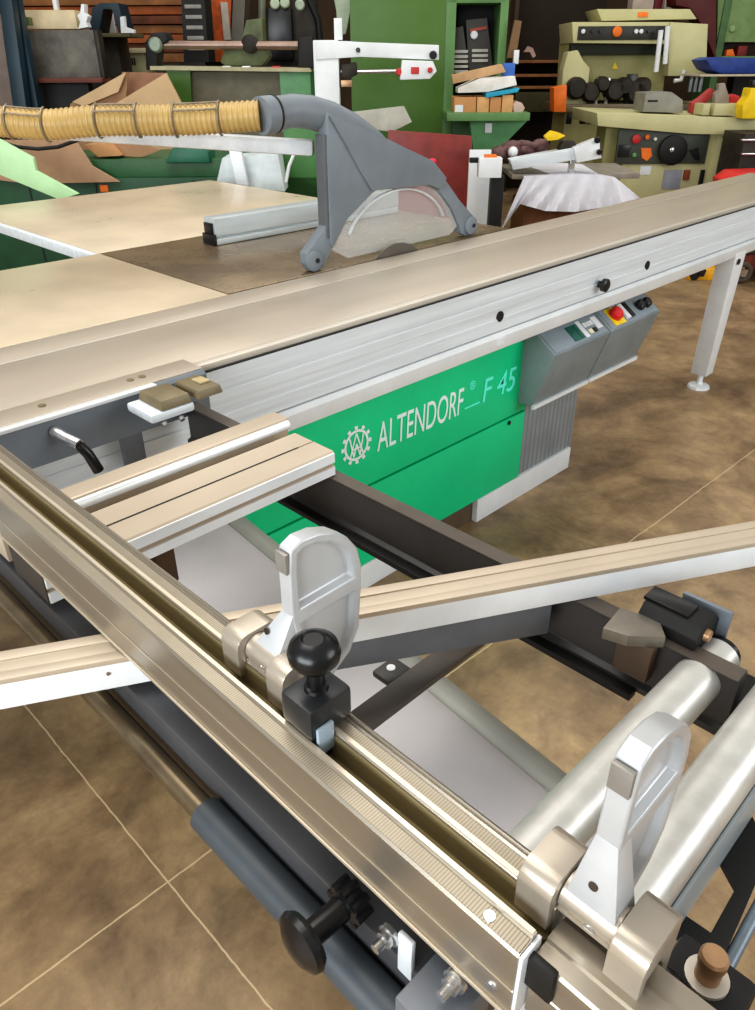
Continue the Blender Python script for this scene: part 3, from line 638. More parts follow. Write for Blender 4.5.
# ================================================================ flip stops
STOP_P = [(0.297, 1.035), (0.2975, 1.085), (0.300, 1.106), (0.312, 1.1115), (0.330, 1.110), (0.348, 1.103), (0.363, 1.091), (0.374, 1.075), (0.3785, 1.055), (0.3785, 1.036), (0.374, 0.985), (0.362, 0.962), (0.336, 0.944), (0.320, 0.965), (0.304, 1.000)]
def flip_stop(y0, fy, dx, dz, label, block):
    s = thing('flip_stop', label, 'stop', (0.29, y0+0.02, 0.97), 'flip stops on the long fence')
    bm = bmesh.new(); th = 0.016; yf = y0 + fy
    F = [bm.verts.new((x+dx, yf, z+dz)) for x, z in STOP_P]; K = [bm.verts.new((x+dx, yf+th, z+dz)) for x, z in STOP_P]
    n = len(STOP_P)
    for i in range(n): bm.faces.new((F[i], F[(i+1) % n], K[(i+1) % n], K[i]))
    bm.faces.new(K[::-1])
    # front face in two windows separated by a rib
    f1 = bm.faces.new([F[i] for i in range(0, 10)]); f2 = bm.faces.new([F[0]] + [F[i] for i in range(9, 15)])
    bmesh.ops.recalc_face_normals(bm, faces=bm.faces[:])
    for f, t_, d_ in ((f1, 0.0095, -0.008), (f2, 0.0075, -0.008)):
        bmesh.ops.inset_region(bm, faces=[f], thickness=t_*0.85, depth=0.0, use_even_offset=True)
        bmesh.ops.inset_region(bm, faces=[f], thickness=0.0035, depth=d_, use_even_offset=True)
    m = MB(); m._merge(bm)
    fo = m.build('flap', cast_alu, s, sharp=28)
    mod = fo.modifiers.new('bevel', 'BEVEL'); mod.width = 0.0016; mod.segments = 2; mod.limit_method = 'ANGLE'; mod.angle_limit = math.radians(30)
    B(0.2945+dx, 0.2985+dx, yf+0.001, yf+th-0.001, 1.084+dz, 1.104+dz, bev=0.001).build('bumper_pad', mat('pewter_pad', (150, 146, 140), 0.4, 0.4, 0.06, 20), fo)
    cpts = MB(); 
    top = [(p, q) for p, q in STOP_P[2:7]]
    web = MB(); web.hexa([(0.283, y0+0.0005, 0.983), (0.308, y0+0.0005, 0.983), (0.308, y0+0.0375, 0.983), (0.283, y0+0.0375, 0.983)],
                         [(0.2968+dx, yf+0.0005, 1.04+dz), (0.312+dx, yf+0.0005, 1.04+dz), (0.312+dx, yf+th-0.0005, 1.04+dz), (0.2968+dx, yf+th-0.0005, 1.04+dz)], 0.001)
    web.build('web', cast_alu, s)
    MB().lathe([(0, 0.0032), (0.0012, 0.0032)], (0.2895+dx*0.5, y0+0.021, 1.008), (-1, 0, 0.2), 14).build('screw', mat('dark_screw', (90, 84, 76), 0.3, 0.8), s)
    br_ = MB(); br_.tube([(0.2935, y0+0.0005, 0.981), (0.2935, y0+0.0385, 0.981)], 0.0135, 26); br_.build('hinge_barrel', cast_alu_tan, s)
    MB().lathe([(0, 0.004), (0.001, 0.004)], (0.2815, y0+0.016, 0.976), (-1, 0, -0.3), 12).build('screw', steel, s)
    def knuckle(ya, yb):
        pr = [(0.2725, 0.955), (0.2725, 0.985)] + arc(0.2855, 0.985, 0.013, 180, 95, 6) + arc(0.307, 0.984, 0.014, 85, 0, 6) + [(0.321, 0.915), (0.3065, 0.915), (0.3065, 0.9715), (0.2800, 0.9715), (0.2800, 0.955)]
        k = MB(); k.prism(pr, 'y', ya, yb, 0.0012); return k.build('knuckle', cast_alu_tan, s)
    knuckle(y0-0.024, y0-0.0005); knuckle(y0+0.0395, y0+0.065)
    B(0.2805, 0.306, y0, y0+0.039, 0.9712, 0.9735).build('base_plate', cast_alu_tan, s)
    if block:
        b = MB(); ya, yb = y0-0.078, y0-0.040
        b.hexa([(0.262, ya, 0.945), (0.279, ya, 0.945), (0.279, yb, 0.945), (0.262, yb, 0.945)], [(0.262, ya, 0.972), (0.279, ya, 0.972), (0.279, yb, 0.972), (0.262, yb, 0.972)])
        b.box(0.258, 0.303, ya, yb, 0.972, 1.004, bev=0.005)
        bo = b.build('clamp_block', mat('charcoal_clamp', (40, 42, 44), 0.3), s)
        c = ((0.281), (ya+yb)/2)
        MB().lathe([(0, 0.0105), (0.004, 0.0095), (0.005, 0.0075), (0.026, 0.0075)], (c[0], c[1], 1.003), (0, 0, 1), 20).build('knob_stem', black_plastic, bo)
        MB().lathe([(0, 0.0075), (0.004, 0.016), (0.010, 0.0205), (0.017, 0.0215), (0.024, 0.019), (0.029, 0.012), (0.030, 0.0095), (0.0285, 0.008), (0.0285, 0.0)], (c[0], c[1], 1.026), (0, 0, 1), 32).build('clamp_knob', black_plastic, bo)
        B(0.262, 0.279, ya-0.004, ya, 0.956, 0.985, bev=0.002).build('pointer', mat('pale_blue_pointer', (150, 164, 174), 0.35), bo)
    return s
flip_stop(0.413, -0.003, 0.008, -0.010, 'cast aluminium flip stop with black clamp knob, further along the fence', True)
flip_stop(0.083, 0.013, -0.006, 0.006, 'cast aluminium flip stop at the near end of the fence, without a knob', False)

# ================================================================ the workshop behind the saw
def pm(name, rgb, rough=0.5, metal=0.0, var=0.1, scale=8): return mat(name, rgb, rough, metal, var, scale)
class BG:
    """one background thing: an empty on the floor, turned to the photographer's heading; parts in its own frame"""
    def __init__(s, name, label, cat, u, d, v=60, group=None, z=0.0):
        s.d = d; s.r = HEAD(u, v, d)[0]
        s.o = thing(name, label, cat, RDZ(s.r, d, z), group, True, YAW-PI/2); s.z = z
    def P(s, u, v, d=None):
        d = d or s.d; r, z = HEAD(u, v, d); return (r-s.r, d-s.d, z-s.z)
    def rect(s, u0, u1, v0, v1, dd=0.0, depth=0.3, mb=None, bev=0.004, z0=None):
        """a block whose front stands dd behind the thing's front"""
        d = s.d+dd; vm = (v0+v1)/2; um = (u0+u1)/2
        xa = HEAD(u0, vm, d)[0]-s.r; xb = HEAD(u1, vm, d)[0]-s.r
        zt = HEAD(um, v0, d)[1]-s.z; zb = HEAD(um, v1, d)[1]-s.z if z0 is None else z0-s.z
        mb = mb or MB(); mb.box(xa, xb, dd, dd+depth, zb, zt, bev=bev); return mb
    def poly(s, pts, dd=0.0, depth=0.05, mb=None, bev=0.0):
        mb = mb or MB(); q = [s.P(u, v, s.d+dd) for u, v in pts]
        mb.prism([(p[0], p[2]) for p in q], 'y', dd, dd+depth, bev); return mb
    def line(s, pts, dd, rad, mb=None, n=10):
        mb = mb or MB(); mb.tube([s.P(u, v, s.d+dd) for u, v in pts], rad, n); return mb
    def part(s, mb, name, m, parent=None): return mb.build(name, m, parent or s.o)
    def disc(s, u, v, r, m, name, dd=0.0, h=0.02, parent=None, n=18):
        p = s.P(u, v, s.d+dd)
        return s.part(MB().lathe([(0, r), (h*0.7, r), (h, r*0.75)], p, (0, -1, 0), n), name, m, parent)

olive_green = pm('olive_green_paint', (78, 116, 44), 0.45, 0, 0.07, 3)
leaf_green = pm('leaf_green_paint', (98, 138, 82), 0.45, 0, 0.08, 4)
mint_green = pm('mint_green_paint', (94, 150, 100), 0.45)
dark_green = pm('dark_green_paint', (22, 72, 40), 0.5)
bottle_green = pm('bottle_green_paint', (44, 92, 52), 0.5)
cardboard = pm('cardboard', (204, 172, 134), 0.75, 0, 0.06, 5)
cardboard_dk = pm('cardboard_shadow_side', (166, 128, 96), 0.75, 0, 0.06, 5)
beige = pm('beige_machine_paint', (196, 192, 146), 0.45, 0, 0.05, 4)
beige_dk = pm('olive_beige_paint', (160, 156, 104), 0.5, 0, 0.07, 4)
panel_dk = pm('dark_control_panel', (70, 76, 66), 0.45)
grime = pm('grimy_dark_steel', (52, 46, 38), 0.55, 0.2, 0.25, 10)
rust = pm('orange_brown_timber', (168, 92, 44), 0.7, 0, 0.25, 3)
timber = pm('tan_timber', (150, 102, 60), 0.7, 0, 0.2, 4)
orange = pm('signal_orange', (236, 120, 30), 0.5)
red = pm('workshop_red', (196, 52, 50), 0.5)
yellow = pm('workshop_yellow', (244, 204, 24), 0.45)
teal_dark = pm('dark_teal_paint', (14, 44, 58), 0.45, 0, 0.12, 6)

# -- tall green machine cabinet with open bay and tray
c = BG('machine_cabinet', 'tall olive green steel cabinet with an open black bay and a tray of papers', 'cabinet', 430, 6.6)
c.part(c.rect(350, 446, -60, 100, 0, 0.7, z0=0.0), 'cabinet_body', olive_green)
m = c.rect(446, 456, -60, 100, 0, 0.7, z0=0.0); c.rect(500, 508, -60, 100, 0, 0.7, m, z0=0.0); c.rect(446, 508, -60, 3, 0, 0.7, m)
c.part(m, 'bay_frame', leaf_green)
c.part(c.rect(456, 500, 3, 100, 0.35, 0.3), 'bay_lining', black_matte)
c.part(c.rect(450, 506, 116, 130, 0.02, 0.6, z0=0.0), 'lower_body', pm('cabinet_green', (72, 116, 66), 0.5))
b = c.poly([(453, 62), (455, 28), (463, 26), (468, 62)], 0.12, 0.05); c.part(b, 'vent_plate', pm('graphite_vent', (62, 60, 56), 0.5))
b = c.poly([(469, 70), (466, 20), (487, 18), (493, 70)], 0.14, 0.05); vp = c.part(b, 'vent_plate', pm('graphite_vent', (62, 60, 56), 0.5))
vs = pm('pale_vent_slot', (186, 182, 172), 0.5)
for k in range(5):
    b = c.rect(452, 468, 50+k*5, 53+k*5, 0.11, 0.01, bev=0); c.part(b, 'vent_slot', vs)
for k in range(3):
    b = c.rect(472, 488, 49+k*5, 52+k*5, 0.12, 0.01, bev=0); c.part(b, 'vent_slot', vs)
c.part(c.poly([(470, 29), (487, 26), (487, 29), (470, 32)], 0.125, 0.01), 'sticker', pm('brick_red_sticker', (160, 70, 56), 0.6))
c.disc(474, 35, 0.028, white_paint, 'dial', 0.13, 0.02)
t = c.rect(447, 530, 113, 121, -0.5, 0.55); tr = c.part(t, 'tray', leaf_green)
c.part(c.poly([(470, 121), (528, 120), (497, 152), (474, 158)], -0.35, 0.08), 'tray_bracket', mint_green, tr)
c.part(c.rect(485, 492, 123, 133, -0.36, 0.01), 'notice', white_paint, tr)
CAB_D = 6.6
def tray_item(name, label, cat, u0, u1, v0, v1, m, dd=-0.42, depth=0.3, pts=None, group=None):
    q = BG(name, label, cat, (u0+u1)/2, CAB_D+dd, z=HEAD((u0+u1)/2, v1, CAB_D+dd)[1])
    mb = q.rect(u0, u1, v0, v1, 0, depth) if pts is None else q.poly(pts, 0, depth)
    me = mb.build(name, m); me.parent = q.o
    if group: q.o['group'] = group
    return q
# the loose things on the tray: single meshes
def loose(name, label, cat, d, m, pts=None, box=None, depth=0.25, group=None, bev=0.003):
    u = box[0] if box else pts[0][0]
    vb = max(p[1] for p in pts) if pts else box[3]
    z = HEAD(u, vb, d)[1]; r = HEAD(u, vb, d)[0]
    mb = MB()
    if box:
        u0, u1, v0, v1 = box; um, vm = (u0+u1)/2, (v0+v1)/2
        mb.box(HEAD(u0, vm, d)[0]-r, HEAD(u1, vm, d)[0]-r, 0, depth, HEAD(um, v1, d)[1]-z, HEAD(um, v0, d)[1]-z, bev=bev)
    else:
        mb.prism([(HEAD(a, b_, d)[0]-r, HEAD(a, b_, d)[1]-z) for a, b_ in pts], 'y', 0, depth, bev)
    o = mb.build(name, m); o.location = RDZ(r, d, z); o.rotation_euler = (0, 0, YAW-PI/2)
    return tag(o, label, cat, group)
D1 = 6.2
bx_m = pm('tan_carton', (196, 142, 92), 0.7, 0, 0.06)
o = loose('carton', 'brown carton with a white label, leftmost on the green tray', 'box', D1, bx_m, box=(454, 476, 97, 113))
lb_ = loose('x', 'x', 'x', D1-0.006, white_paint, box=(455, 463, 105, 112), depth=0.005, bev=0); lb_.name = 'carton_label'
for k in ('label', 'category'): del lb_[k]
lb_.parent = o; lb_.matrix_parent_inverse = Matrix(); lb_.location = (HEAD(455, 112, D1-0.006)[0]-HEAD(454, 113, D1)[0], -0.006, HEAD(455, 112, D1-0.006)[1]-HEAD(454, 113, D1)[1]); lb_.rotation_euler = (0, 0, 0)
loose('carton', 'narrow light brown carton second from the left on the green tray', 'box', D1, pm('light_carton', (214, 164, 112), 0.7), box=(477, 489, 97, 113))
loose('carton', 'brown carton third from the left on the green tray', 'box', D1, bx_m, box=(490, 501, 97, 113))
loose('carton', 'brown carton at the right end of the green tray', 'box', D1, pm('light_carton', (214, 164, 112), 0.7), box=(502, 513, 95, 113))
loose('paper_roll', 'pale roll end beside the cartons on the green tray', 'roll', D1, pm('pale_pink_paper', (206, 180, 166), 0.7), pts=[(513, 104), (517, 101), (522, 103), (525, 108), (522, 113), (514, 113)], depth=0.2)
loose('plank', 'light wooden plank slanting across the cabinet bay', 'plank', D1, pm('light_timber', (204, 164, 120), 0.6), pts=[(452, 75), (502, 64), (506, 72), (453, 84)], depth=0.1)
loose('paper_stack', 'stack of white papers on top of the cartons', 'papers', D1, pm('white_paper', (234, 230, 222), 0.7), pts=[(480, 78), (515, 76), (517, 85), (488, 92), (458, 93), (458, 88)], depth=0.2)
loose('folder', 'turquoise folder under the white papers on the green tray', 'folder', D1-0.02, pm('turquoise_folder', (40, 160, 190), 0.5), pts=[(486, 93), (520, 88), (518, 92), (486, 98)], depth=0.2)
loose('can', 'small blue tin standing beside the papers', 'tin', D1+0.1, pm('blue_tin', (60, 110, 190), 0.4), box=(503, 515, 63, 76), depth=0.08)
br_o = loose('hand_brush', 'brown wooden handle sticking up beside the blue tin', 'tool', D1+0.3, pm('brown_handle', (120, 92, 60), 0.6), pts=[(507, 58), (515, 20), (522, 21), (516, 58)], depth=0.05)
loose('bottle', 'small white bottle standing behind the blue tin', 'bottle', D1+0.25, white_paint, box=(514, 519, 50, 64), depth=0.04)

# -- red-brown board, switch post
loose('board', 'red brown painted board leaning behind the blade guard', 'board', 5.2, mat('maroon_board', (134, 52, 46), 0.45, 0, 0.16, 7), pts=[(388, 130), (472, 136), (470, 262), (386, 262)], depth=0.02)
c = BG('switch_post', 'white switch box with orange button on a black post behind the saw table', 'switch', 492, 4.9)
c.part(c.rect(487, 499, 176, 330, 0.05, 0.06, z0=0.0), 'post', black_matte)
bo_ = c.part(c.rect(479, 502, 158, 178, 0, 0.1), 'switch_box', white_paint)
c.part(c.rect(485, 497, 155, 159, 0.02, 0.06), 'button', orange, bo_)
c.part(c.rect(470, 480, 158, 163, 0.05, 0.04), 'bracket', black_matte)
loose('plastic_sheet', 'white plastic sheet standing left of the switch post', 'sheet', 5.1, white_paint, box=(467, 488, 150, 260), depth=0.03)

# -- cloth covered bench
c = BG('covered_crate', 'wooden crate bench draped with a white cloth right of the switch post', 'bench', 560, 5.5)
c.part(c.rect(520, 600, 205, 300, 0.08, 0.5, z0=0.0), 'crate', pm('brown_crate', (122, 78, 44), 0.7, 0, 0.2))
c.part(c.rect(512, 640, 174, 179, 0.06, 0.62), 'bench_top', pm('grey_bench_top', (140, 132, 120), 0.6))
cl = MB(); top = [(524, 177), (556, 174), (590, 174), (616, 178)]
cols = [(524, 177, 500, 232), (540, 176, 520, 204), (560, 175, 545, 211), (580, 174, 575, 212), (600, 175, 605, 207), (616, 178, 640, 198)]
nx = 40; ny = 10; grid = []
def lerp(a, b, t): return a+(b-a)*t
for i in range(nx+1):
    t = i/nx*(len(cols)-1); k = min(int(t), len(cols)-2); f_ = t-k
    ut = lerp(cols[k][0], cols[k+1][0], f_); vt = lerp(cols[k][1], cols[k+1][1], f_); ub = lerp(cols[k][2], cols[k+1][2], f_); vb = lerp(cols[k][3], cols[k+1][3], f_)
    row = []
    p = c.P(ut, vt, c.d+0.0); row.append((p[0], 0.60, p[2]+0.004))
    for j in range(ny+1):
        g_ = j/ny; p = c.P(lerp(ut, ub, g_), lerp(vt, vb, g_), c.d-0.03*g_ + 0.025*math.sin(i*1.1+j*0.3)*g_); row.append(p)
    grid.append([cl.bm.verts.new(q) for q in row])
for i in range(nx):
    for j in range(ny+1): cl.bm.faces.new((grid[i][j], grid[i+1][j], grid[i+1][j+1], grid[i][j+1]))
cloth = cl.build('white_cloth', mat('white_plastic_cloth', (222, 222, 230), 0.5, 0, 0.06, 9)); cloth.location = c.o.location; cloth.rotation_euler = c.o.rotation_euler
tag(cloth, 'crumpled white cloth hanging over the front of the crate bench', 'cloth')
c = BG('machine_fence', 'aluminium machine fence assembly lying on the covered bench', 'machine part', 555, 5.55, z=HEAD(560, 174, 5.55)[1])
c.part(c.poly([(510, 160), (600, 143), (600, 156), (513, 170)], 0, 0.12, bev=0.003), 'fence_beam', alu_face)
c.part(c.poly([(574, 148), (597, 139), (600, 152), (602, 158), (577, 163)], -0.04, 0.1, bev=0.004), 'bracket', alu_lip)
c.part(c.rect(570, 575, 158, 173, 0.02, 0.06), 'post', steel)
c.part(c.poly([(558, 152), (563, 142), (575, 141), (578, 148), (566, 154)], 0.03, 0.1, bev=0.01), 'dark_clamp', grime)
c.disc(597, 140, 0.02, black_plastic, 'knob', -0.05); c.disc(599, 152, 0.018, black_plastic, 'knob', -0.05)
loose('work_glove', 'yellow glove lying on the machine fence over the covered bench', 'glove', 5.6, yellow, pts=[(545, 137), (552, 131), (560, 133), (566, 136), (558, 140), (548, 141)], depth=0.08, bev=0.008)
for i, (u, v, r) in enumerate(((500, 152, 0.05), (507, 148, 0.04), (520, 147, 0.05), (528, 150, 0.045))):
    pass
c = BG('motor_unit', 'purplish brown motor lump with hoses left of the machine fence', 'motor', 515, 5.75, z=HEAD(515, 165, 5.75)[1])
mb = MB()
for u, v, r in ((500, 154, 0.07), (512, 150, 0.08), (525, 149, 0.07), (540, 146, 0.06)):
    mb.ball(c.P(u, v, c.d+0.06), r, (1.1, 1, 0.8), 14)
mb.tube([c.P(u, v, c.d+0.02) for u, v in ((497, 160), (508, 146), (522, 143), (535, 146), (548, 141))], 0.022, 10)
c.part(mb, 'motor_body', pm('mauve_grime', (104, 74, 74), 0.5, 0.1, 0.25, 20))
c.part(MB().ball(c.P(513, 152, c.d-0.02), 0.035), 'cap', white_paint)

# -- front beige spindle moulder
c = BG('spindle_moulder', 'beige spindle moulder with dark control panel and black handwheel at right', 'woodworking machine', 670, 6.9)
c.part(c.rect(618, 722, 122, 260, 0.02, 0.7, z0=0.0), 'machine_body', beige)
c.part(c.poly([(597, 113), (755, 118), (790, 122), (790, 136), (690, 134), (598, 126)], -0.05, 0.9, bev=0.004), 'machine_table', beige)
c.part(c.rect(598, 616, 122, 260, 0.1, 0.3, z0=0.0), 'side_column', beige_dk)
pn = c.part(c.rect(617, 708, 129, 164, 0, 0.03), 'control_panel', panel_dk)
hw = c.disc(672, 150, 0.115, black_matte, 'handwheel', -0.01, 0.05, pn, 28); c.disc(672, 150, 0.02, steel, 'hub', -0.065, 0.01, hw)
for u, v, r, m in ((636, 139, 0.035, red), (647, 137, 0.02, orange), (655, 139, 0.014, white_paint), (634, 155, 0.018, mint_green)):
    c.disc(u, v, r, m, 'button', -0.01, 0.02, pn)
c.part(c.rect(619, 630, 145, 157, -0.02, 0.03), 'switch_box', black_plastic, pn)
c.part(c.poly([(641, 148), (651, 148), (652, 156), (647, 161), (642, 158)], -0.01, 0.01), 'warning_sticker', orange, pn)
c.part(c.poly([(690, 150), (698, 148), (700, 160), (696, 160)], -0.02, 0.03), 'lever', black_plastic, pn)
c.part(c.rect(640, 651, 166, 175, 0.015, 0.005), 'paper_label', white_paint)
c.part(c.rect(663, 681, 170, 189, 0.012, 0.008), 'type_plate', pm('blue_grey_plate', (156, 160, 172), 0.5))
c.part(c.rect(684, 690, 170, 180, 0.0, 0.02), 'latch', pm('rust_latch', (140, 70, 40), 0.6))
c.part(c.rect(700, 704, 170, 186, 0.0, 0.03), 'slot', black_matte)
c.part(c.rect(706, 712, 130, 260, 0.0, 0.2, z0=0.0), 'corner_post', beige)
# things on its table
SMD = 7.0
c = BG('cast_block', 'grey steel fixture block on the spindle moulder table', 'machine part', 655, SMD, z=HEAD(655, 112, SMD)[1])
c.part(c.poly([(643, 112), (646, 93), (672, 92), (683, 100), (683, 113)], 0, 0.3, bev=0.006), 'block', pm('grey_block', (142, 140, 130), 0.5, 0.2))
c.part(c.rect(648, 658, 100, 102, -0.005, 0.01), 'slot', black_matte)
c = BG('power_tool', 'red hand power tool lying on the spindle moulder table', 'power tool', 700, SMD+0.08, z=HEAD(700, 114, SMD+0.08)[1])
mb = c.poly([(690, 113), (692, 103), (700, 98), (712, 88), (716, 92), (708, 102), (702, 113), (693, 114)], 0, 0.08, bev=0.01); c.part(mb, 'body', pm('faded_red', (176, 66, 64), 0.5))
loose('storage_tray', 'beige parts tray left of the gap on the spindle moulder table', 'tray', SMD-0.15, beige, box=(703, 710, 104, 115), depth=0.2)
loose('storage_tray', 'wide beige parts tray below the bottles on the spindle moulder table', 'tray', SMD-0.15, beige, box=(714, 741, 104, 115.5), depth=0.2)
loose('spray_bottle', 'grey and orange bottle standing in the beige tray', 'bottle', SMD-0.05, pm('grey_bottle', (150, 140, 130), 0.5), pts=[(715, 104), (715, 94), (719, 90), (719, 84), (725, 83), (727, 90), (729, 95), (729, 104)], depth=0.06)
loose('rag', 'crumpled red rag in the beige tray', 'rag', SMD+0.03, red, pts=[(728, 104), (728, 97), (734, 94), (740, 96), (740, 104)], depth=0.08, bev=0.008)
c = BG('canister', 'bright yellow canister at the right end of the spindle moulder table', 'canister', 748, SMD-0.3, z=HEAD(748, 119, SMD-0.3)[1])
c.part(c.poly([(742, 119), (743, 105), (749, 97), (751, 88), (765, 88), (766, 119)], 0, 0.15, bev=0.012), 'canister_body', yellow)
c.part(c.rect(752, 762, 80, 88, 0.04, 0.06), 'cap', black_plastic)

# -- rear beige machine
c = BG('planer_moulder', 'large beige four sided planer with dark control strip and rollers, behind the spindle moulder', 'woodworking machine', 630, 8.6)
c.part(c.poly([(572, 22), (670, 22), (670, 44), (573, 43)], 0, 0.6, bev=0.006), 'head_box', beige)
c.part(c.poly([(670, 22), (708, 24), (706, 76), (668, 76)], -0.02, 0.6, bev=0.006), 'head_box', beige)
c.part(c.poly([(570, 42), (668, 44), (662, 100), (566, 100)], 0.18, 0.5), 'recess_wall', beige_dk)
c.part(c.rect(571, 668, 42, 55, 0.1, 0.1), 'recess', pm('dark_recess', (36, 40, 24), 0.6))
sp_ = c.part(c.rect(578, 670, 26, 40, -0.01, 0.02), 'control_strip', pm('black_strip', (44, 42, 36), 0.4))
for u, r, m in ((583, 0.02, white_paint), (592, 0.014, black_plastic), (600, 0.014, black_plastic), (617, 0.045, orange), (636, 0.02, white_paint), (641, 0.02, white_paint), (648, 0.012, black_plastic)):
    c.disc(u, 31.5, r, m, 'dial', -0.015, 0.02, sp_)
c.part(c.poly([(597, 9), (690, 9), (697, 19), (602, 21)], 0.2, 0.5, bev=0.004), 'lid', beige)
c.part(c.rect(638, 648, 12, 17, 0.19, 0.01), 'sticker', orange)
c.part(c.poly([(698, 25), (708, 24), (706, 50), (696, 51)], -0.01, 0.01), 'warning_label', yellow)
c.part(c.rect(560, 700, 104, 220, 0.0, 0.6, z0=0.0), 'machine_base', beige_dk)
c.part(c.rect(556, 690, 104, 112, -0.12, 0.7), 'bed', pm('worn_bed', (120, 108, 86), 0.4, 0.4))
c.part(c.poly([(560, 110), (563, 70), (568, 52), (578, 50), (583, 60), (590, 68), (586, 110)], -0.02, 0.2, bev=0.01), 'left_column', beige)
for u, v, r in ((574, 88, 0.1), (588, 92, 0.09), (600, 84, 0.07), (612, 90, 0.1), (622, 86, 0.08), (633, 92, 0.11), (640, 86, 0.08)):
    c.disc(u, v, r, grime, 'roller', 0.02, 0.16)
for u in (596, 606, 628):
    c.part(c.rect(u, u+3, 78, 104, -0.06, 0.04), 'spindle', steel)
c.part(c.rect(627, 636, 74, 104, -0.08, 0.08), 'motor', black_plastic)
for u0, v0, v1, du in ((661, 30, 72, -5), (668, 26, 64, -3)):
    c.part(c.line([(u0, v0), (u0+du, v1)], -0.12, 0.024), 'steel_tube', white_paint)
for u in (690, 695, 700):
    c.part(c.rect(u, u+3.4, 68, 92, 0.05, 0.05), 'guide_post', pm('blue_grey_post', (160, 170, 176), 0.3, 0.6))
c.part(c.line([(684, 70), (681, 80), (674, 81)], -0.05, 0.02), 'hook', white_paint)
c.part(c.poly([(612, 69), (615, 62), (618, 69)], 0.17, 0.005), 'warning_sticker', yellow)
for u in (566, 580, 587): c.part(c.rect(u, u+6, 114, 124, -0.01, 0.02), 'switch', black_plastic)
loose('orange_crate', 'orange plastic bucket left of the rear planer', 'bucket', 8.15, orange, pts=[(554, 112), (554, 88), (567, 85), (566, 112)], depth=0.2)

# -- upper right green locker with things on its shelf
c = BG('tool_locker', 'sage green wall locker with an open shelf in the top right corner', 'cabinet', 740, 9.5)
c.part(c.poly([(718, 0), (722, -40), (800, -40), (800, 42), (717, 42)], 0, 0.5), 'locker_body', pm('sage_green', (120, 146, 92), 0.5))
c.part(c.rect(714, 721, -40, 160, -0.02, 0.5, z0=0.0), 'side_panel', pm('moss_green', (76, 112, 66), 0.5))
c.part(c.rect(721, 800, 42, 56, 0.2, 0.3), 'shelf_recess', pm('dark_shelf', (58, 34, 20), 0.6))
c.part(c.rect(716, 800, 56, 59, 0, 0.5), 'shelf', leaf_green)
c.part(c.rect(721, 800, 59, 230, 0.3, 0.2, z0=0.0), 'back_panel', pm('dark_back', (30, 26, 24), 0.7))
c.disc(732, 29, 0.03, pm('pale_green', (150, 176, 120), 0.5), 'lock', 0.0, 0.02)
loose('hand_tool', 'small orange tool on the locker shelf', 'tool', 9.5, orange, pts=[(726, 56), (727, 50), (733, 49), (735, 56)], depth=0.1)
loose('tin', 'dark red tin on the locker shelf', 'tin', 9.5, pm('dark_red_tin', (120, 34, 28), 0.5), box=(738, 747, 46, 56), depth=0.1)
loose('tarpaulin', 'blue folded tarpaulin lying below the locker', 'tarpaulin', 8.0, pm('royal_blue_tarp', (34, 64, 140), 0.5, 0, 0.15, 14), pts=[(706, 60), (715, 57), (770, 58), (775, 66), (755, 74), (722, 74), (712, 70)], depth=0.4, bev=0.02)
loose('shelf_board', 'thin pale shelf carrying the blue tarpaulin', 'shelf', 8.0, pm('pale_shelf', (190, 180, 160), 0.6), box=(700, 780, 74.2, 76.4), depth=0.5)

# -- dark rack right of the spindle moulder and trolley below
c = BG('steel_rack', 'dark steel rack with bright rails right of the spindle moulder', 'rack', 740, 6.3)
c.part(c.rect(724, 800, 134, 330, 0.1, 0.4, z0=0.0), 'rack_body', grime)
for v in (139, 153): c.part(c.rect(742, 800, v, v+2, 0.05, 0.04), 'rail', steel)
loose('red_case', 'red case lying behind the far end of the sliding carriage', 'case', 6.0, pm('tomato_red', (214, 48, 44), 0.45), pts=[(728, 182), (740, 174), (800, 172), (800, 190), (728, 190)], depth=0.3, bev=0.01)
c = BG('wheeled_trolley', 'rusty red trolley with a large spoked wheel behind the support leg', 'trolley', 735, 5.6)
c.part(c.poly([(728, 256), (760, 236), (800, 236), (800, 268), (729, 272)], 0.1, 0.5, bev=0.01), 'trolley_deck', pm('rusty_red', (112, 50, 36), 0.6, 0.1, 0.2))
wr = c.P(745, 274, c.d); wz = wr[2]
wh = MB()
R_ = wz
ring = [(wr[0]+(R_-0.02)*math.cos(2*PI*k/28), 0.05, wz+(R_-0.02)*math.sin(2*PI*k/28)) for k in range(29)]
wh.tube(ring, 0.02, 10); who = c.part(wh, 'wheel', pm('wheel_rubber', (86, 74, 62), 0.6))
for k in range(5):
    a = 2*PI*k/5+0.4
    c.part(MB().bar((wr[0], 0.05, wz), (wr[0]+(R_-0.025)*math.cos(a), 0.05, wz+(R_-0.025)*math.sin(a)), 0.02, 0.02), 'spoke', pm('taupe_metal', (146, 130, 112), 0.5, 0.3), who)
c.part(MB().lathe([(0, 0.028), (0.06, 0.028)], (wr[0], 0.02, wz), (0, 1, 0), 16), 'hub', pm('taupe_metal', (146, 130, 112), 0.5, 0.3), who)
c.part(c.line([(720, 258), (750, 252), (790, 250)], -0.02, 0.02), 'handle', grime)
c = BG('yellow_jack', 'yellow hydraulic jack on the floor below the sliding carriage', 'jack', 703, 5.75)
c.part(c.poly([(688, 284), (690, 276), (698, 274), (712, 268), (724, 270), (724, 286)], 0, 0.2, bev=0.012), 'jack_body', pm('chrome_yellow', (240, 176, 20), 0.45))
c.part(c.poly([(698, 276), (702, 268), (707, 270), (704, 277)], -0.03, 0.08, bev=0.006), 'valve', black_plastic)
for u in (692, 718): c.part(MB().lathe([(0, 0.03), (0.04, 0.03)], (c.P(u, 286, c.d)[0], -0.02, 0.03), (0, 1, 0), 14), 'wheel', black_matte)
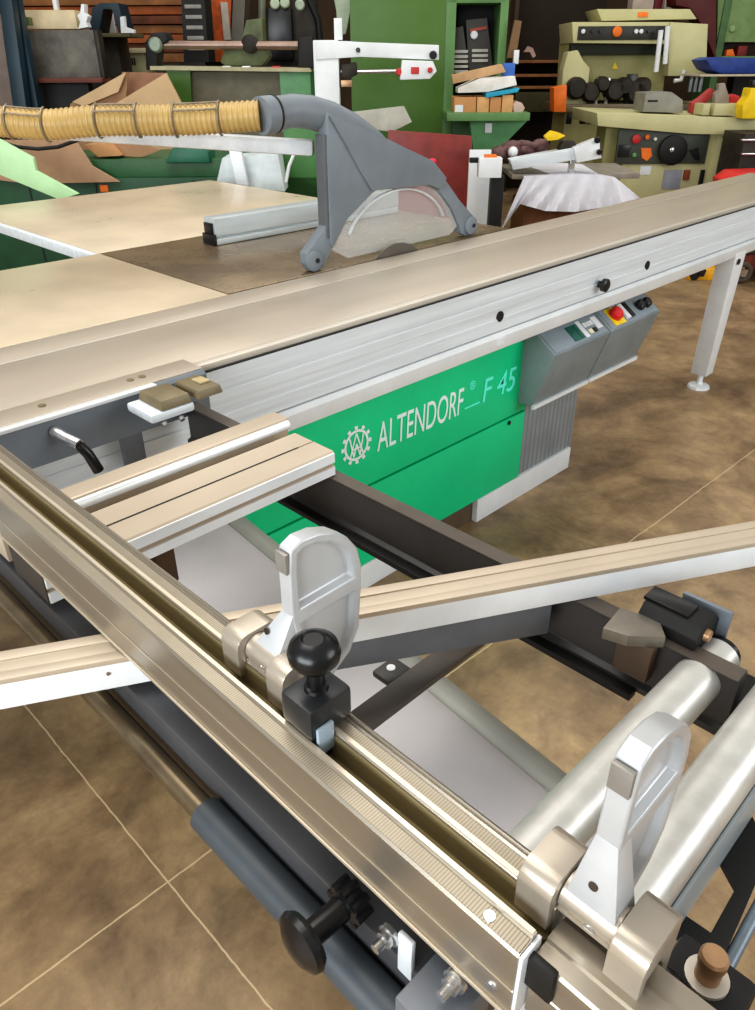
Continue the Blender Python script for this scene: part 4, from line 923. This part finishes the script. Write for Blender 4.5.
loose('cardboard_sheet', 'tan cardboard sheet on the floor left of the yellow jack', 'cardboard', 6.1, cardboard, pts=[(660, 287), (682, 275), (690, 277), (688, 288)], depth=0.2)

# -- white pantograph arm machine
c = BG('boring_machine', 'white boring machine with long arm and control box behind the blade guard', 'woodworking machine', 330, 5.6)
c.part(c.rect(317, 341, 40, 250, 0, 0.14, z0=0.0, bev=0.008), 'column', white_paint)
c.part(c.poly([(316, 41), (346, 41), (360, 42), (439, 45), (439, 60), (360, 57), (316, 60)], -0.01, 0.13, bev=0.006), 'arm', white_paint)
cbx = c.part(c.poly([(402, 60), (433, 61), (437, 71), (430, 79), (400, 80)], -0.05, 0.12, bev=0.006), 'control_box', white_paint)
c.part(c.rect(411, 419, 67, 74, -0.056, 0.006), 'label', red, cbx)
c.disc(430, 70, 0.016, red, 'button', -0.055, 0.02, cbx); c.disc(399, 72, 0.022, red, 'button', -0.03, 0.02, cbx)
c.disc(433, 55, 0.024, black_plastic, 'cable_gland', -0.02, 0.02)
c.disc(358, 50, 0.014, black_plastic, 'plug', -0.015, 0.01)
c.part(c.line([(341, 72), (400, 71)], 0.05, 0.014), 'guide_bar', steel)
c.part(c.poly([(341, 64), (356, 62), (358, 74), (348, 80), (341, 78)], 0.03, 0.1, bev=0.01), 'drill_head', grime)
c.part(c.rect(341, 352, 80, 87, 0.02, 0.08), 'brass_chuck', brass)
c.part(c.rect(334, 342, 18, 40, 0.02, 0.08), 'motor_pin', white_paint)
loose('grey_board', 'pale grey offcut board tilted behind the guard elbow', 'board', 5.4, pm('pale_grey_board', (182, 180, 168), 0.6), pts=[(352, 112), (404, 106), (412, 122), (392, 132), (362, 128)], depth=0.02)

# -- left: long green machine beneath the extension table, cardboard, plank
c = BG('edge_machine', 'long dark green machine standing behind the saw extension table on the left', 'woodworking machine', 60, 4.75)
c.part(c.rect(-120, 330, 178, 300, 0, 0.7, z0=0.0), 'machine_body', dark_green)
c.part(c.rect(-120, 330, 160, 178, 0.05, 0.6), 'machine_top', bottle_green)
for u in (40, 105, 200): c.part(c.rect(u, u+1.5, 180, 300, -0.004, 0.01, z0=0.02, bev=0), 'seam', black_matte)
c.part(c.rect(100, 108, 185, 192, -0.01, 0.01), 'orange_label', orange)
c.part(c.rect(285, 330, 128, 200, 0.0, 0.3), 'end_column', pm('grass_green', (66, 116, 60), 0.5))
c.part(c.poly([(165, 163), (172, 148), (198, 146), (208, 152), (210, 163)], 0.0, 0.2, bev=0.01), 'motor', pm('teal_green_motor', (20, 98, 72), 0.45))
loose('cardboard_sheet', 'large flat sheet of brown cardboard lying on the dark green machine under the hose', 'cardboard', 4.72, pm('dull_cardboard', (172, 140, 112), 0.75, 0, 0.06), pts=[(-20, 140), (75, 140), (92, 166), (120, 182), (30, 184), (-20, 178)], depth=0.02)
loose('plank', 'pale mint green plank leaning at the left edge behind the table', 'plank', 4.2, pm('mint_plank', (186, 226, 174), 0.5, 0, 0.04), pts=[(-30, 128), (0, 140), (33, 158), (36, 171), (78, 194), (60, 200), (0, 175), (-30, 164)], depth=0.03)
c = BG('carton', 'small open brown carton under the hose on the dark green machine', 'box', 100, 4.85, z=HEAD(60, 160, 4.8)[1])
c.part(c.poly([(84, 145), (108, 143), (120, 156), (98, 157)], 0, 0.2, bev=0.002), 'carton_body', pm('orange_cardboard', (190, 142, 96), 0.7))
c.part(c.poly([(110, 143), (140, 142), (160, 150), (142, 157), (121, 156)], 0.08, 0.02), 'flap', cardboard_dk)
loose('white_box', 'white plastic case with a small lock behind the rear extension table', 'case', 4.5, pm('pale_white_case', (206, 216, 218), 0.5), pts=[(222, 158), (278, 154), (285, 192), (216, 184)], depth=0.2, bev=0.006)
loose('steel_profile', 'short aluminium channel standing against the white case', 'profile', 4.42, alu_face, pts=[(228, 146), (240, 146), (248, 186), (236, 184)], depth=0.05)
cb_ = MB(); cb_.tube([RDZ(HEAD(u, v, 4.3)[0], 4.3, HEAD(u, v, 4.3)[1]) for u, v in ((-30, 136), (0, 142), (18, 147), (38, 149), (58, 147), (78, 140))], 0.009, 8)
tag(cb_.build('cable', black_matte, None), 'thin dark cable sagging under the hose at the left edge', 'cable')
cb_ = MB(); cb_.tube([RDZ(HEAD(u, v, 4.4)[0], 4.4, HEAD(u, v, 4.4)[1]) for u, v in ((300, 150), (294, 154), (289, 166), (286, 182))], 0.009, 8)
tag(cb_.build('cable', white_paint, None), 'thin white cable hanging right of the white case', 'cable')
# big open cardboard boxes above the hose
c = BG('carton', 'open cardboard box with raised flaps standing behind the hose', 'box', 130, 5.65, z=HEAD(130, 150, 5.65)[1])
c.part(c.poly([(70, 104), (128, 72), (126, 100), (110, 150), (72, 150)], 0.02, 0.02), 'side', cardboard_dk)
c.part(c.poly([(108, 108), (166, 73), (181, 102), (181, 150), (108, 150)], -0.05, 0.02), 'flap', cardboard)
c.part(c.poly([(122, 72), (166, 73), (150, 110), (118, 100)], 0.2, 0.02), 'back_flap', pm('inner_cardboard', (158, 118, 92), 0.75))
c.part(c.poly([(72, 102), (126, 72), (118, 92), (84, 106)], -0.02, 0.02), 'front_flap', cardboard)
# dark teal posts at the left edge
for k, (pts, d, lb_t) in enumerate((([(-4, -20), (9, -20), (28, 112), (14, 112)], 5.5, 'dark teal steel upright at the very left edge, in front'), ([(9, -20), (14, -20), (46, 112), (30, 112)], 5.62, 'slanting dark teal steel upright just right of the left edge'))):
    u = pts[3][0]; r = HEAD(u, 112, d)[0]
    mb = MB(); zb = HEAD(u, 112, d)[1]
    q = [(HEAD(a, b_, d)[0]-r, HEAD(a, b_, d)[1]) for a, b_ in pts]
    sl0 = (q[3][0]-q[0][0])/(q[3][1]-q[0][1]); sl1 = (q[2][0]-q[1][0])/(q[2][1]-q[1][1])
    q = [q[0], q[1], (q[2][0]-sl0*q[2][1]*1.0, 0.0), (q[3][0]-sl0*q[3][1], 0.0)]
    mb.prism(q, 'y', 0, 0.08, 0.004); o = mb.build('steel_upright', teal_dark); o.location = RDZ(r, d, 0); o.rotation_euler = (0, 0, YAW-PI/2); tag(o, lb_t, 'post', None)
loose('mauve_board', 'greyish mauve board leaning behind the dark teal uprights', 'board', 5.72, pm('mauve_board', (128, 112, 104), 0.6, 0, 0.08), pts=[(-40, 10), (0, 14), (14, 112), (-40, 112)], depth=0.02)
# grey steel bin with box on it
c = BG('steel_bin', 'grimy grey steel bin standing at the upper left behind the hose', 'bin', 62, 5.8)
c.part(c.rect(20, 97, 30, 78, 0, 0.12), 'bin_body', mat('stained_grey_steel', (96, 92, 84), 0.5, 0.2, 0.28, 6))
c.part(c.rect(18, 102, 78, 83, -0.05, 0.2), 'bin_ledge', pm('rust_ledge', (104, 54, 42), 0.6))
c.part(c.rect(24, 98, 83, 200, 0.05, 0.1, z0=0.0), 'bin_stand', black_matte)
c.part(c.rect(97, 101, 30, 78, 0, 0.1), 'bin_edge', grime)
loose('beige_box', 'long beige box lying on the grey steel bin', 'box', 5.85, pm('beige_box', (206, 190, 156), 0.6), pts=[(14, 10), (74, 10), (78, 29), (16, 29)], depth=0.12)
loose('green_pad', 'small moss green pad on the beige box', 'pad', 5.75, pm('moss_pad', (92, 106, 62), 0.6), box=(15, 29, 17, 25), depth=0.06)
loose('white_fitting', 'white lacy metal fitting on the right end of the beige box', 'fitting', 5.8, white_paint, pts=[(77, 15), (80, 13), (81, 4), (84, 4), (84, 13), (88, 16), (86, 22), (88, 27), (78, 29), (80, 22)], depth=0.08)
loose('white_pole', 'white pole rising behind the beige box', 'pole', 5.95, white_paint, box=(50, 54, -30, 10), depth=0.05)
c = BG('bandsaw_frame', 'dark teal arched machine frame behind the steel bin', 'machine', 106, 6.6)
mb = c.poly([(89, 34), (92, 8), (100, 3), (118, 3), (126, 34), (119, 34), (112, 9), (103, 9), (99, 32)], 0, 0.25); c.part(mb, 'arched_frame', teal_dark)
c.part(c.rect(88, 130, 33, 37, -0.05, 0.4), 'base_shelf', pm('olive_shelf', (96, 90, 62), 0.6))
c.part(c.rect(92, 126, 37, 160, 0.1, 0.3, z0=0.0), 'stand', grime)
c.part(c.poly([(120, 17), (124, 16), (125, 27), (134, 30), (134, 33), (121, 33)], -0.06, 0.05), 'white_lever', white_paint)
loose('bright_sheet', 'bright white sheet seen through the teal arched frame', 'sheet', 6.95, white_paint, pts=[(100, 10), (112, 10), (116, 33), (104, 33)], depth=0.02)
c = BG('cream_cabinet', 'small cream steel cabinet with a grille behind the cardboard box', 'cabinet', 133, 7.2)
c.part(c.rect(124, 146, 53, 74, 0, 0.3, z0=0.0), 'cabinet_body', pm('cream_green_paint', (170, 166, 130), 0.5))
c.part(c.rect(120, 148, 48, 53, -0.03, 0.36), 'lid', pm('cream_lid', (190, 180, 146), 0.5))
for k in range(4): c.part(c.rect(127+k*2.3, 128.4+k*2.3, 58, 65, -0.004, 0.01, bev=0), 'grille_bar', grime)

# -- green lathe with steel bar
c = BG('wood_lathe', 'old green wood lathe with a long steel bar, above the hose', 'lathe', 230, 6.3)
lbm = c.part(c.rect(178, 300, 71, 160, 0.05, 0.4, z0=0.0), 'lathe_bed', mat('grey_brown_bed', (112, 106, 86), 0.55, 0.1, 0.15, 6))
c.part(c.poly([(166, 70), (190, 71), (192, 110), (180, 160), (176, 110)], 0.0, 0.4), 'bed_end', olive_green)
c.part(c.rect(282, 312, 72, 160, 0, 0.4, z0=0.0), 'bed_end', mint_green)
c.part(c.poly([(150, 66), (310, 68), (311, 72), (150, 70)], -0.03, 0.5), 'bed_top', pm('pale_edge', (186, 178, 142), 0.5))
c.part(c.poly([(146, 70), (145, 42), (152, 33), (164, 32), (168, 40), (158, 48), (156, 70)], 0.05, 0.2, bev=0.01), 'headstock', black_matte)
c.part(c.poly([(298, 68), (299, 38), (312, 36), (318, 68)], 0.05, 0.2, bev=0.01), 'tailstock', black_matte)
c.part(c.line([(156, 45), (298, 45.5)], 0.1, 0.028, n=14), 'steel_bar', pm('dull_pinkish_steel', (150, 128, 116), 0.35, 0.6))
c.disc(156, 45, 0.05, pm('grey_green_chuck', (122, 134, 118), 0.4, 0.4), 'chuck', 0.06, 0.04)
c.part(c.poly([(220, 62), (224, 50), (240, 46), (246, 20), (262, 18), (264, 46), (270, 56), (262, 66), (225, 66)], 0.12, 0.2, bev=0.01), 'carriage', pm('moss_grey_casting', (92, 100, 66), 0.55, 0.1, 0.2))
c.disc(250, 44, 0.06, grime, 'handwheel', 0.1, 0.03)
for k, (u, col_) in enumerate(((222, white_paint), (272, red), (242, alu_lip))):
    c.part(c.rect(u, u+8, 66, 69, -0.02, 0.06), 'bed_stop', col_)
# -- black rack with pale strips
c = BG('drawer_rack', 'tall black rack with five pale strips behind the lathe', 'rack', 191, 7.2)
c.part(c.poly([(180, -30), (202, -30), (209, 62), (184, 62)], 0, 0.3), 'rack_body', black_matte)
for k in range(6):
    v = -6+k*10.5; u = 182+k*0.9
    c.part(c.rect(u+1.5, u+18, v, v+4, -0.01, 0.02), 'label_strip', pm('pale_strip', (150, 148, 142), 0.5))
c.part(c.rect(184, 209, 62, 140, 0.0, 0.3, z0=0.0), 'rack_base', black_matte)
# -- dark machinery behind the lathe
c = BG('drill_press', 'black drill press standing behind the lathe near the tall cabinet', 'machine', 285, 7.6)
c.part(c.rect(268, 292, 8, 60, 0, 0.35), 'motor', black_plastic)
c.part(c.rect(292, 316, -30, 62, 0.1, 0.3, z0=0.0), 'column', grime)
c.part(c.rect(262, 326, 60, 160, 0.1, 0.4, z0=0.0), 'base', grime)
c.part(c.line([(262, -20), (262, 62)], -0.05, 0.03), 'post', pm('grey_green_post', (110, 112, 96), 0.5))
c.part(c.poly([(330, -20), (352, -20), (350, 12), (346, 34), (338, 36), (336, 10)], -0.2, 0.1, bev=0.01), 'spindle_arm', pm('pale_sage', (186, 200, 176), 0.5))
for u, v in ((275, 4), (285, 3), (300, 5)): c.disc(u, v, 0.04, pm('pale_sage', (186, 200, 176), 0.5), 'knob', -0.02, 0.03)
c.part(c.line([(305, -10), (318, 20), (322, 60)], -0.02, 0.03), 'cable', black_matte)
c = BG('belt_machine', 'greenish grey cast machine with orange guard behind the lathe carriage', 'machine', 225, 7.9)
c.part(c.poly([(206, 62), (208, 0), (212, -20), (232, -20), (230, 30), (226, 62)], 0, 0.3, bev=0.01), 'orange_guard', pm('rust_orange', (188, 88, 34), 0.6, 0, 0.2, 14))
c.part(c.poly([(230, 62), (234, -20), (246, -20), (242, 62)], 0.02, 0.3), 'column', pm('grey_column', (104, 98, 88), 0.5))
c.part(c.rect(206, 262, 60, 150, 0.1, 0.4, z0=0.0), 'base', grime)
c.part(c.rect(222, 229, 2, 40, -0.03, 0.05), 'pale_slat', pm('pale_slat', (188, 180, 168), 0.6))
# -- stacked timber against the wall on the left
stack = (('rust_board', 0, rust), ('tan_board', 1, timber), ('dark_board', 2, pm('dark_timber', (106, 58, 32), 0.7, 0, 0.2)))
k = 0
for row in range(9):
    v = -22 + row*9.5
    mm = stack[(row*2) % 3][2]
    loose('timber_board', ('orange brown', 'tan', 'dark brown')[(row*2) % 3] + ' timber board in the stack at upper left, layer %s from the top' % ('one two three four five six seven eight nine'.split()[row]), 'timber', 9.0+0.03*(row % 2), mm, box=(8+3*(row % 3), 214-4*(row % 2), v, v+8.2), depth=0.5, group='timber boards stacked at upper left')
loose('timber_rack', 'dark rack plinth under the timber stack at upper left', 'rack', 9.0, grime, box=(0, 215, 64, 120), depth=0.6)
# -- dark shelving behind the cabinet and planer
c = BG('storage_shelving', 'dark brown shelving with tan boards behind the tall cabinet', 'shelving', 545, 10.2)
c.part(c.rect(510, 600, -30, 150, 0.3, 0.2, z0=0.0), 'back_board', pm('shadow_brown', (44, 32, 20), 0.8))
for v in (60, 74, 86): c.part(c.rect(512, 572, v, v+3, 0, 0.35), 'shelf', timber)
c.part(c.rect(511, 515, -20, 150, 0, 0.3, z0=0.0), 'upright', pm('dark_upright', (62, 48, 30), 0.7))
c.part(c.poly([(524, 52), (528, 46), (533, 48), (536, 56), (533, 58), (530, 52)], -0.05, 0.05), 'hanging_hook', pm('pale_hook', (196, 168, 156), 0.5))
c.part(c.rect(515, 560, 92, 112, -0.02, 0.3), 'crate', pm('olive_crate', (70, 64, 34), 0.7))
loose('red_cabinet', 'dark red and white packages above the rear planer', 'packages', 9.6, pm('dark_red_pack', (110, 22, 34), 0.5), box=(656, 664, -20, 10), depth=0.2)
loose('white_package', 'white package above the rear planer, right of the dark red one', 'package', 9.9, pm('pinkish_white_pack', (226, 212, 206), 0.6), box=(666, 674, -20, 12), depth=0.2)
loose('white_package', 'pale blurred package above the rear planer, left of the dark red one', 'package', 9.6, pm('dull_white_pack', (186, 170, 156), 0.6), box=(634, 655, -20, 10), depth=0.2)
loose('maroon_machine', 'maroon machine hood at the top right left of the locker', 'machine', 9.3, pm('maroon_hood', (84, 20, 18), 0.5), pts=[(676, -20), (716, -20), (716, 60), (700, 22), (690, 8), (676, 5)], depth=0.3)

# ================================================================ light
wd = bpy.data.worlds.new('workshop_daylight'); SC.world = wd; wd.use_nodes = True
nt = wd.node_tree; N = nt.nodes; Lk = nt.links
bg = N['Background']; tcw = N.new('ShaderNodeTexCoord'); sp = N.new('ShaderNodeSeparateXYZ'); Lk.new(tcw.outputs['Generated'], sp.inputs[0])
mr = N.new('ShaderNodeMapRange'); mr.inputs['From Min'].default_value = -0.2; mr.inputs['From Max'].default_value = 1.0
Lk.new(sp.outputs[2], mr.inputs['Value'])
rp_ = N.new('ShaderNodeValToRGB'); e = rp_.color_ramp.elements
e[0].position = 0.1; e[0].color = (0.52, 0.49, 0.45, 1); e[1].position = 0.75; e[1].color = (0.90, 0.87, 0.82, 1)
Lk.new(mr.outputs['Result'], rp_.inputs['Fac']); Lk.new(rp_.outputs['Color'], bg.inputs['Color'])
bg.inputs['Strength'].default_value = 0.5
def area(name, r, d, z, tgt, sx, sy, power, color):
    l = bpy.data.lights.new(name, 'AREA'); l.shape = 'RECTANGLE'; l.size = sx; l.size_y = sy; l.energy = power; l.color = color
    o = bpy.data.objects.new(name, l); COL.objects.link(o); o.location = RDZ(r, d, z)
    dirv = (RDZ(*tgt) - o.location).normalized(); o.rotation_euler = dirv.to_track_quat('-Z', 'Y').to_euler(); return o
area('window_light_behind', -2.4, -2.8, 2.0, (0.3, 2.0, 0.6), 4.5, 2.2, 235, (0.90, 0.96, 1.0))
area('area_light_right', 5.5, 0.0, 2.6, (1.0, 3.0, 0.5), 3.5, 2.5, 110, (0.95, 0.98, 1.0))  # unseen area light added from the right, no window known there
area('fill_light_floor', -1.0, 2.0, 4.6, (-0.6, 1.8, 0.0), 4.0, 3.0, 120, (1.0, 0.96, 0.90))  # fill added to brighten the floor, no real skylight known above
area('fill_light_far', 1.5, 6.6, 4.6, (1.5, 7.4, 0.8), 7.0, 2.0, 85, (1.0, 0.96, 0.88))  # unseen fill added over the machines at the back, not a known skylight

try:
    SC.view_settings.look = 'Medium High Contrast'
except Exception:
    pass
